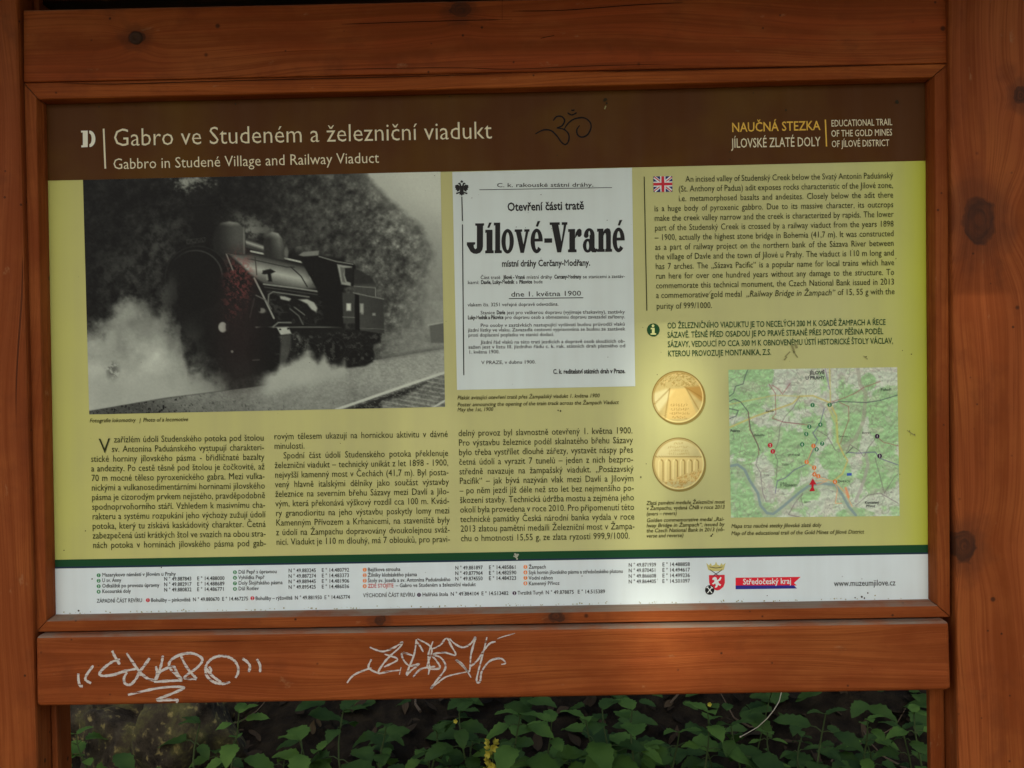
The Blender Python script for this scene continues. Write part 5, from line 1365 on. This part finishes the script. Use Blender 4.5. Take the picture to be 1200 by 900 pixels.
def plant(name, px, py, h, pairs, size, tone_, label, seed, lean=(0, 0), kind='ovate', cat='plant', group='leafy plants under the board', flowers=0, spread=1.0):
    """px, py: where the TOP of the plant shows in the photo; it grows from the bank below"""
    rr = random.Random(seed)
    p = hit(px, py, h)
    base = Vector((p[0] - lean[0], p[1] - lean[1], 0)); base.z = ground_z(base.x, base.y) - .01
    root = empty(name, base, label, cat, group)
    top = Vector((lean[0], lean[1], h))
    def stem_at(t): return Vector((top.x * t * t, top.y * t * t, top.z * t)) + Vector((.012 * math.sin(t * 5 + seed), .008 * math.sin(t * 7 + seed), 0))
    bs = bmesh.new(); add_tube(bs, [stem_at(i / 8) for i in range(9)], .0035, .0015)
    bl = bmesh.new()
    ang = rr.random() * 6.28
    pairs += 1 + (seed % 2)
    for i in range(pairs):
        t = .30 + .70 * (i + .4) / pairs
        q = stem_at(t)
        for sgn in (0, 1):
            a = ang + sgn * math.pi + rr.uniform(-.35, .35)
            el = rr.uniform(-.15, .45)
            d = Vector((math.cos(a) * math.cos(el), math.sin(a) * math.cos(el), math.sin(el)))
            l = size * rr.uniform(.42, .98) * (1.0 - .35 * (t > .9))
            pet = l * .35 * spread
            q2 = q + d * pet
            add_tube(bs, [q, q + d * pet * .5 + Vector((0, 0, .004)), q2], .0014, .0009, 5)
            add_leaf(bl, q2, d + Vector((0, -.25, -.12)), Vector((0, -.25, 1)), l, l * (.62 if kind == 'ovate' else .34), kind, rr.uniform(.15, .5), rr=rr)
        ang += 1.6 + rr.uniform(-.3, .3)
    for _ in range(2):
        a = rr.random() * 6.28
        add_leaf(bl, stem_at(1), Vector((math.cos(a), math.sin(a), .5)), Vector((0, 0, 1)), size * .55, size * .3, kind, .3, rr=rr)
    bm_obj('stem', bs, m_stem, root)
    bm_obj('foliage', bl, LM[tone_], root, smooth=True)
    for i in range(flowers):
        bf = bmesh.new()
        c = stem_at(1) + Vector((rr.uniform(-.05, .05), -.02, rr.uniform(.005, .03)))
        for q in range(5):
            a = q * 1.2566
            add_leaf(bf, c, Vector((math.cos(a), -.5, math.sin(a))), Vector((0, -1, .1)), .0055, .005, 'ovate', .1, False)
        bm_obj('flower', bf, m_yel, root)
    return root

PL = [
 # px, py(top), height, pairs, leaf size, tone, label
 (95, 858, .16, 2, .075, 'mid', 'small green plant with broad leaves at the foot of the left leg'),
 (85, 888, .10, 2, .060, 'mid', 'low light green seedling at the bottom left beside the mossy stones'),
 (232, 846, .22, 1, .090, 'dark', 'single broad dark leaf on a stem just right of the mossy stone'),
 (274, 832, .30, 3, .085, 'mid', 'upright green plant with long leaves under the left graffiti tag'),
 (248, 876, .14, 2, .070, 'dark', 'dim low plant in the shade right of the mossy stones'),
 (352, 862, .20, 2, .085, 'mid', 'green plant with pointed leaves catching light right of the dark hollow'),
 (378, 876, .15, 2, .080, 'mid', 'broad leaved green seedling low down under the start of the middle tag'),
 (338, 888, .12, 2, .070, 'mid', 'low green rosette at the bottom edge left of the middle tag'),
 (402, 832, .28, 2, .110, 'dark', 'large dark leaved plant just under the rail left of the middle tag'),
 (448, 848, .24, 2, .080, 'dark', 'dark pointed leaved plant below the left end of the middle tag'),
 (506, 852, .22, 3, .080, 'dark', 'green plant with a yellow speck of bloom under the middle tag'),
 (497, 878, .16, 2, .085, 'mid', 'mid green leafy plant left of the pale variegated one'),
 (526, 872, .15, 3, .048, 'bright', 'pale bright green seedling catching the sun left of the yellow flower spike'),
 (544, 834, .28, 2, .100, 'dark', 'deep green broad leaved plant under the rail above the yellow spike'),
 (556, 868, .20, 2, .085, 'dark', 'dark plant crowding the yellow flower spike from the left'),
 (606, 836, .30, 3, .110, 'mid', 'tall green plant with large oval leaves right of the yellow spike'),
 (640, 846, .26, 2, .105, 'mid', 'big oval leaved plant below the middle of the rail'),
 (665, 884, .14, 2, .095, 'mid', 'rounded green leaf plant at the bottom edge right of the yellow spike'),
 (688, 838, .28, 2, .100, 'mid', 'spreading green plant with drooping leaves right of the rail centre'),
 (712, 830, .30, 2, .100, 'dark', 'dark leaved plant hard under the rail right of its centre'),
 (745, 832, .30, 3, .105, 'mid', 'leafy plant with tiers of toothed leaves under the red logo'),
 (752, 872, .18, 2, .095, 'mid', 'broad toothed leaf plant leaning left low under the rail'),
 (790, 856, .24, 2, .100, 'mid', 'green plant with one large tilted oval leaf under the coat of arms'),
 (824, 828, .32, 2, .100, 'mid', 'plant with a hanging heart shaped leaf under the region banner'),
 (828, 874, .18, 2, .085, 'dark', 'dark low plant with a narrow sunlit leaf left of the dry stalk'),
 (862, 846, .25, 2, .100, 'dark', 'dark toothed leaf plant just left of the dry stalk tip'),
 (905, 858, .20, 4, .055, 'mid', 'small lobed leaf plant right of the dry stalk'),
 (940, 862, .19, 4, .055, 'dark', 'shaded lobed leaf plant beyond the dry stalk to the right'),
 (962, 834, .30, 2, .090, 'dark', 'dim broad leaved plant under the web address'),
 (1010, 842, .28, 4, .070, 'mid', 'tall fine leaved plant under the right end of the rail'),
 (1015, 872, .18, 3, .100, 'dark', 'dark low plant with long leaves left of the right leg'),
 (1062, 850, .26, 3, .090, 'dark', 'dark plant with jagged leaves beside the right leg'),
 (1078, 832, .30, 2, .080, 'mid', 'green plant half hidden behind the right leg'),
 (452, 886, .12, 2, .075, 'mid', 'low pointed leaf plant at the bottom edge under the middle tag'),
 (716, 884, .14, 2, .085, 'dark', 'dark low plant at the bottom edge among dead leaves'),
 (985, 890, .12, 2, .075, 'dark', 'bottom edge plant of narrow dark leaves right of the lobed plants'),
]
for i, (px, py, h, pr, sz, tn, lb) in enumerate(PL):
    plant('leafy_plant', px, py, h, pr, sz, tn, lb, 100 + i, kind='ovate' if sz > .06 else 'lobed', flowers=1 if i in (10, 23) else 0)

# filler herbs deeper in the shade
rr = random.Random(11)
bl = bmesh.new()
for _ in range(1900):
    x = rr.uniform(-2.1, 2.3); y = rr.uniform(1.0, 2.9)
    if x < -.55 and y < 1.75 and rr.random() < .85: continue
    if -.5 < x < -.18 and rr.random() < .6: continue
    z = ground_z(x, y) + rr.uniform(.01, .14)
    a = rr.random() * 6.28
    l = rr.uniform(.04, .105)
    add_leaf(bl, Vector((x, y, z)), Vector((math.cos(a), math.sin(a) - .3, rr.uniform(-.2, .3))), Vector((0, -.3, 1)), l, l * .55, 'ovate', .3, rr=rr)
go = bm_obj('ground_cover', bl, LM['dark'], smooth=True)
tag(go, 'dim small herbs covering the shaded bank', 'ground cover', kind='stuff')

# dead leaves and twigs
bl = bmesh.new()
for _ in range(3600):
    x = rr.uniform(-2.2, 2.4); y = rr.uniform(.75, 3.0)
    z = ground_z(x, y) + rr.uniform(.002, .02)
    a = rr.random() * 6.28; l = rr.uniform(.02, .06)
    add_leaf(bl, Vector((x, y, z)), Vector((math.cos(a), math.sin(a), .52 * math.sin(a) + rr.uniform(-.5, .5))), Vector((rr.uniform(-.6, .6), rr.uniform(-.9, .3), 1)), l, l * rr.uniform(.3, .6), 'ovate', rr.uniform(-.5, .6), False, rr)
lo = bm_obj('leaf_litter', bl, m_litter)
tag(lo, 'brown dead leaves scattered over the soil of the bank', 'leaf litter', kind='stuff')
bl = bmesh.new()
for _ in range(150):
    x = rr.uniform(-2.0, 2.2); y = rr.uniform(.9, 2.6)
    a = rr.random() * 3.14; l = rr.uniform(.06, .28)
    pts = []
    for i in range(6):
        t = (i / 5 - .5) * l
        xx = x + math.cos(a) * t + .012 * math.sin(i * 1.7 + a * 5); yy = y + math.sin(a) * t
        pts.append((xx, yy, ground_z(xx, yy) + .012 + .015 * math.sin(i * 1.1 + a) + .02 * (i / 5) * rr.random()))
    add_tube(bl, pts, rr.uniform(.0015, .004), .001, 5)
tag(bm_obj('fallen_twigs', bl, m_twig), 'thin dead twigs lying among the dead leaves', 'twigs', kind='stuff')

# mossy stones at the left
m_rock, nt, b = new_mat('mossy_stone')
N, L = nt.nodes, nt.links
tc = N.new('ShaderNodeTexCoord'); n1 = N.new('ShaderNodeTexNoise'); n1.inputs['Scale'].default_value = 14; n1.inputs['Detail'].default_value = 9; n1.inputs['Roughness'].default_value = .68
n2_ = N.new('ShaderNodeTexNoise'); n2_.inputs['Scale'].default_value = 55; n2_.inputs['Detail'].default_value = 6
L.new(tc.outputs['Object'], n1.inputs['Vector']); L.new(tc.outputs['Object'], n2_.inputs['Vector'])
rp = N.new('ShaderNodeValToRGB'); L.new(n1.outputs[0], rp.inputs[0])
e = rp.color_ramp.elements
e[0].position = .34; e[0].color = (.014, .011, .008, 1); e[1].position = .74; e[1].color = (.17, .145, .09, 1)
k = e.new(.50); k.color = (.055, .045, .030, 1); k = e.new(.62); k.color = (.10, .095, .036, 1)
rp2 = N.new('ShaderNodeValToRGB'); L.new(n2_.outputs[0], rp2.inputs[0])
rp2.color_ramp.elements[0].position = .58; rp2.color_ramp.elements[0].color = (0, 0, 0, 1); rp2.color_ramp.elements[1].position = .74; rp2.color_ramp.elements[1].color = (1, 1, 1, 1)
mx = N.new('ShaderNodeMix'); mx.data_type = 'RGBA'; L.new(rp2.outputs[0], mx.inputs[0]); L.new(rp.outputs[0], mx.inputs[6]); mx.inputs[7].default_value = (.28, .23, .09, 1)
L.new(mx.outputs[2], b.inputs['Base Color']); b.inputs['Roughness'].default_value = .92
bp = N.new('ShaderNodeBump'); bp.inputs['Distance'].default_value = .02; bp.inputs['Strength'].default_value = 1
L.new(n1.outputs[0], bp.inputs['Height']); L.new(bp.outputs[0], b.inputs['Normal'])
def stone(px, py, rx, ry, rz, seed, label, rotz=0):
    p = hit(px, py, rz * .35)
    bm = bmesh.new()
    bmesh.ops.create_icosphere(bm, subdivisions=5, radius=1)
    rs = np.random.RandomState(seed)
    cut = rs.randn(9, 3); cut /= np.linalg.norm(cut, axis=1)[:, None]
    off = rs.uniform(.55, .9, 9)
    co = np.array([v.co[:] for v in bm.verts])
    for c_, o_ in zip(cut, off):
        e_x = np.maximum(0, co @ c_ - o_); co = co - e_x[:, None] * c_ * .85
    n = fbm(co[:, 0] * 10 + 40, co[:, 1] * 10 + co[:, 2] * 7 + 40, 5, seed, 5, .6) - .5
    co = co * (1 + .35 * n)[:, None] * np.array([rx, ry, rz])
    ca_, sa_ = math.cos(rotz), math.sin(rotz)
    for v, c_ in zip(bm.verts, co): v.co = (c_[0] * ca_ - c_[1] * sa_, c_[0] * sa_ + c_[1] * ca_, c_[2])
    o = bm_obj('stone', bm, m_rock, smooth=True)
    o.location = (p[0], p[1] + ry * .4, ground_z(p[0], p[1] + ry * .4) + rz * .15)
    tag(o, label, 'stone', 'mossy stones at the left')
stone(150, 880, .13, .12, .15, 5, 'rounded brown mossy stone at the bottom left beside a dark gap', .3)
stone(218, 868, .17, .16, .20, 12, 'large mottled mossy stone right of the dark gap', 1.1)
stone(205, 838, .22, .15, .17, 19, 'streaked grey brown boulder right under the left graffiti tag', .6)
stone(108, 840, .15, .14, .15, 23, 'small mossy stone beside the left leg', 2.0)

# yellow flower spike at the bottom edge
p = hit(577, 872, .255)
fb = Vector((p[0], p[1], ground_z(p[0], p[1])))
fl = empty('flower_spike', fb, 'single upright spike of small yellow flowers at the bottom edge', 'flower')
bs = bmesh.new(); add_tube(bs, [(0, 0, 0), (.004, 0, .1), (0, 0, .2), (.002, 0, .245)], .003, .0012)
bm_obj('stem', bs, m_stem, fl)
rr = random.Random(3)
for i in range(26):
    bf = bmesh.new()
    z = .13 + .125 * i / 26; a = i * 2.4; r_ = .013 * (1.2 - .75 * i / 26)
    c = Vector((math.cos(a) * r_, math.sin(a) * r_, z))
    for q in range(5):
        b2 = q * 1.2566
        d = Vector((math.cos(a), math.sin(a), .35)) * .6 + Vector((-math.sin(a) * math.cos(b2), math.cos(a) * math.cos(b2), math.sin(b2))) * .8
        add_leaf(bf, c, d, Vector((math.cos(a), math.sin(a), .3)),   .0135, .0085, 'ovate', -.2, False)
    bm_obj('flower', bf, m_yel, fl)
bl = bmesh.new()
for i in range(5):
    a = i * 2.1
    add_leaf(bl, Vector((0, 0, .05 + .02 * i)), Vector((math.cos(a), math.sin(a), .4)), Vector((0, 0, 1)), .06, .024, 'lance', .3)
bm_obj('foliage', bl, LM['mid'], fl, smooth=True)

# pale dry stalk hanging in front of the leaves
def free_at(px, py, Y): 
    v = P(px, py, Y); return (v.x, v.y, v.z)
bs = bmesh.new()
add_tube(bs, [free_at(917, 806, .92), free_at(913, 822, .90), free_at(907, 832, .88), free_at(899, 842, .87), free_at(888, 852, .86), free_at(876, 859, .85), free_at(867.5, 863.5, .84)], .0011, .0008, 6)
v = free_at(867.5, 863.5, .84)
bmesh.ops.create_icosphere(bs, subdivisions=1, radius=.0022, matrix=Matrix.Translation(v))
ds = bm_obj('dry_stalk', bs, m_straw)
tag(ds, 'thin pale bent dry stalk drooping under the right half of the rail', 'dry stalk')
bs = bmesh.new()
top_ = Vector(free_at(917, 806, .92)); gz = ground_z(top_.x, 1.25)
add_tube(bs, [(top_.x - .01, 1.25, gz), (top_.x + .03, 1.2, gz + .22), (top_.x + .02, 1.02, top_.z + .03), tuple(top_)], .0016, .0011, 6)
bm_obj('stem', bs, m_stem, ds)

# unseen tree added along the sun: shades the board, gaps cut for sun flecks
S = np.array(sdir)
ux_ = np.cross(S, [0, 0, 1.0]); ux_ /= np.linalg.norm(ux_); uy_ = np.cross(ux_, S)
C0 = np.array([0.05, 0.0, 1.25]) + S * 9.5
tree = empty('tree', (C0[0] + .4, C0[1] - .3, 0), 'unseen broad leaved tree added to dapple the board', 'tree')
tb = np.array(tree.location)
def fleck(px, py, Y): 
    q = np.array(P(px, py, Y)) - np.array([0.05, 0, 1.25]); q = q - S * (q @ S)
    return np.array([q @ ux_, q @ uy_])
FL = [(fleck(*f[:3]), f[3], f[4]) for f in FLECKS]
rr = random.Random(21)
bl = bmesh.new()
step = .085
n_ = int(2.6 / step)
for layer in range(3):
    for i in range(-n_, n_ + 1):
        for j in range(-n_, n_ + 1):
            c = np.array([(i + rr.uniform(-.5, .5)) * step, (j + rr.uniform(-.5, .5)) * step])
            if np.hypot(*c) > 2.5: continue
            if any(((c[0] - f[0]) / rx) ** 2 + ((c[1] - f[1]) / ry) ** 2 < 1 for f, rx, ry in FL): continue
            dep = (layer - 1) * .5 + rr.uniform(-.25, .25)
            w = Vector(C0 + ux_ * c[0] + uy_ * c[1] + S * dep - tb)
            a = rr.random() * 6.28
            d = Vector(ux_ * math.cos(a) + uy_ * math.sin(a) + S * rr.uniform(-.3, .3)).normalized()
            nrm = Vector(S + ux_ * rr.uniform(-.4, .4) + uy_ * rr.uniform(-.4, .4))
            s_ = d.cross(nrm).normalized()
            h_ = rr.uniform(.075, .095)
            q = [w - d * h_, w - d * h_ * .3 + s_ * h_ * .62, w + d * h_ * .5 + s_ * h_ * .45, w + d * h_, w + d * h_ * .5 - s_ * h_ * .45, w - d * h_ * .3 - s_ * h_ * .62]
            bl.faces.new([bl.verts.new(v) for v in q])
bm_obj('crown', bl, LM['mid'], tree)
bt = bmesh.new()
ctr = Vector(C0 - tb)
add_tube(bt, [(0, 0, -.1), (.05, .02, 1.5), (0, .05, 3.2), tuple(ctr * .75), tuple(ctr)], .22, .05, 14)
for i in range(9):
    a = i * .7
    e = ctr + Vector(ux_ * math.cos(a) * 1.7 + uy_ * math.sin(a) * 1.7 + S * .9)
    m_ = ctr * .8
    add_tube(bt, [tuple(m_), tuple((m_ + e) * .5 + Vector(S * .7)), tuple(e)], .06, .012, 7)
bm_obj('trunk', bt, m_twig, tree)

bpy.data.objects.remove(fo)
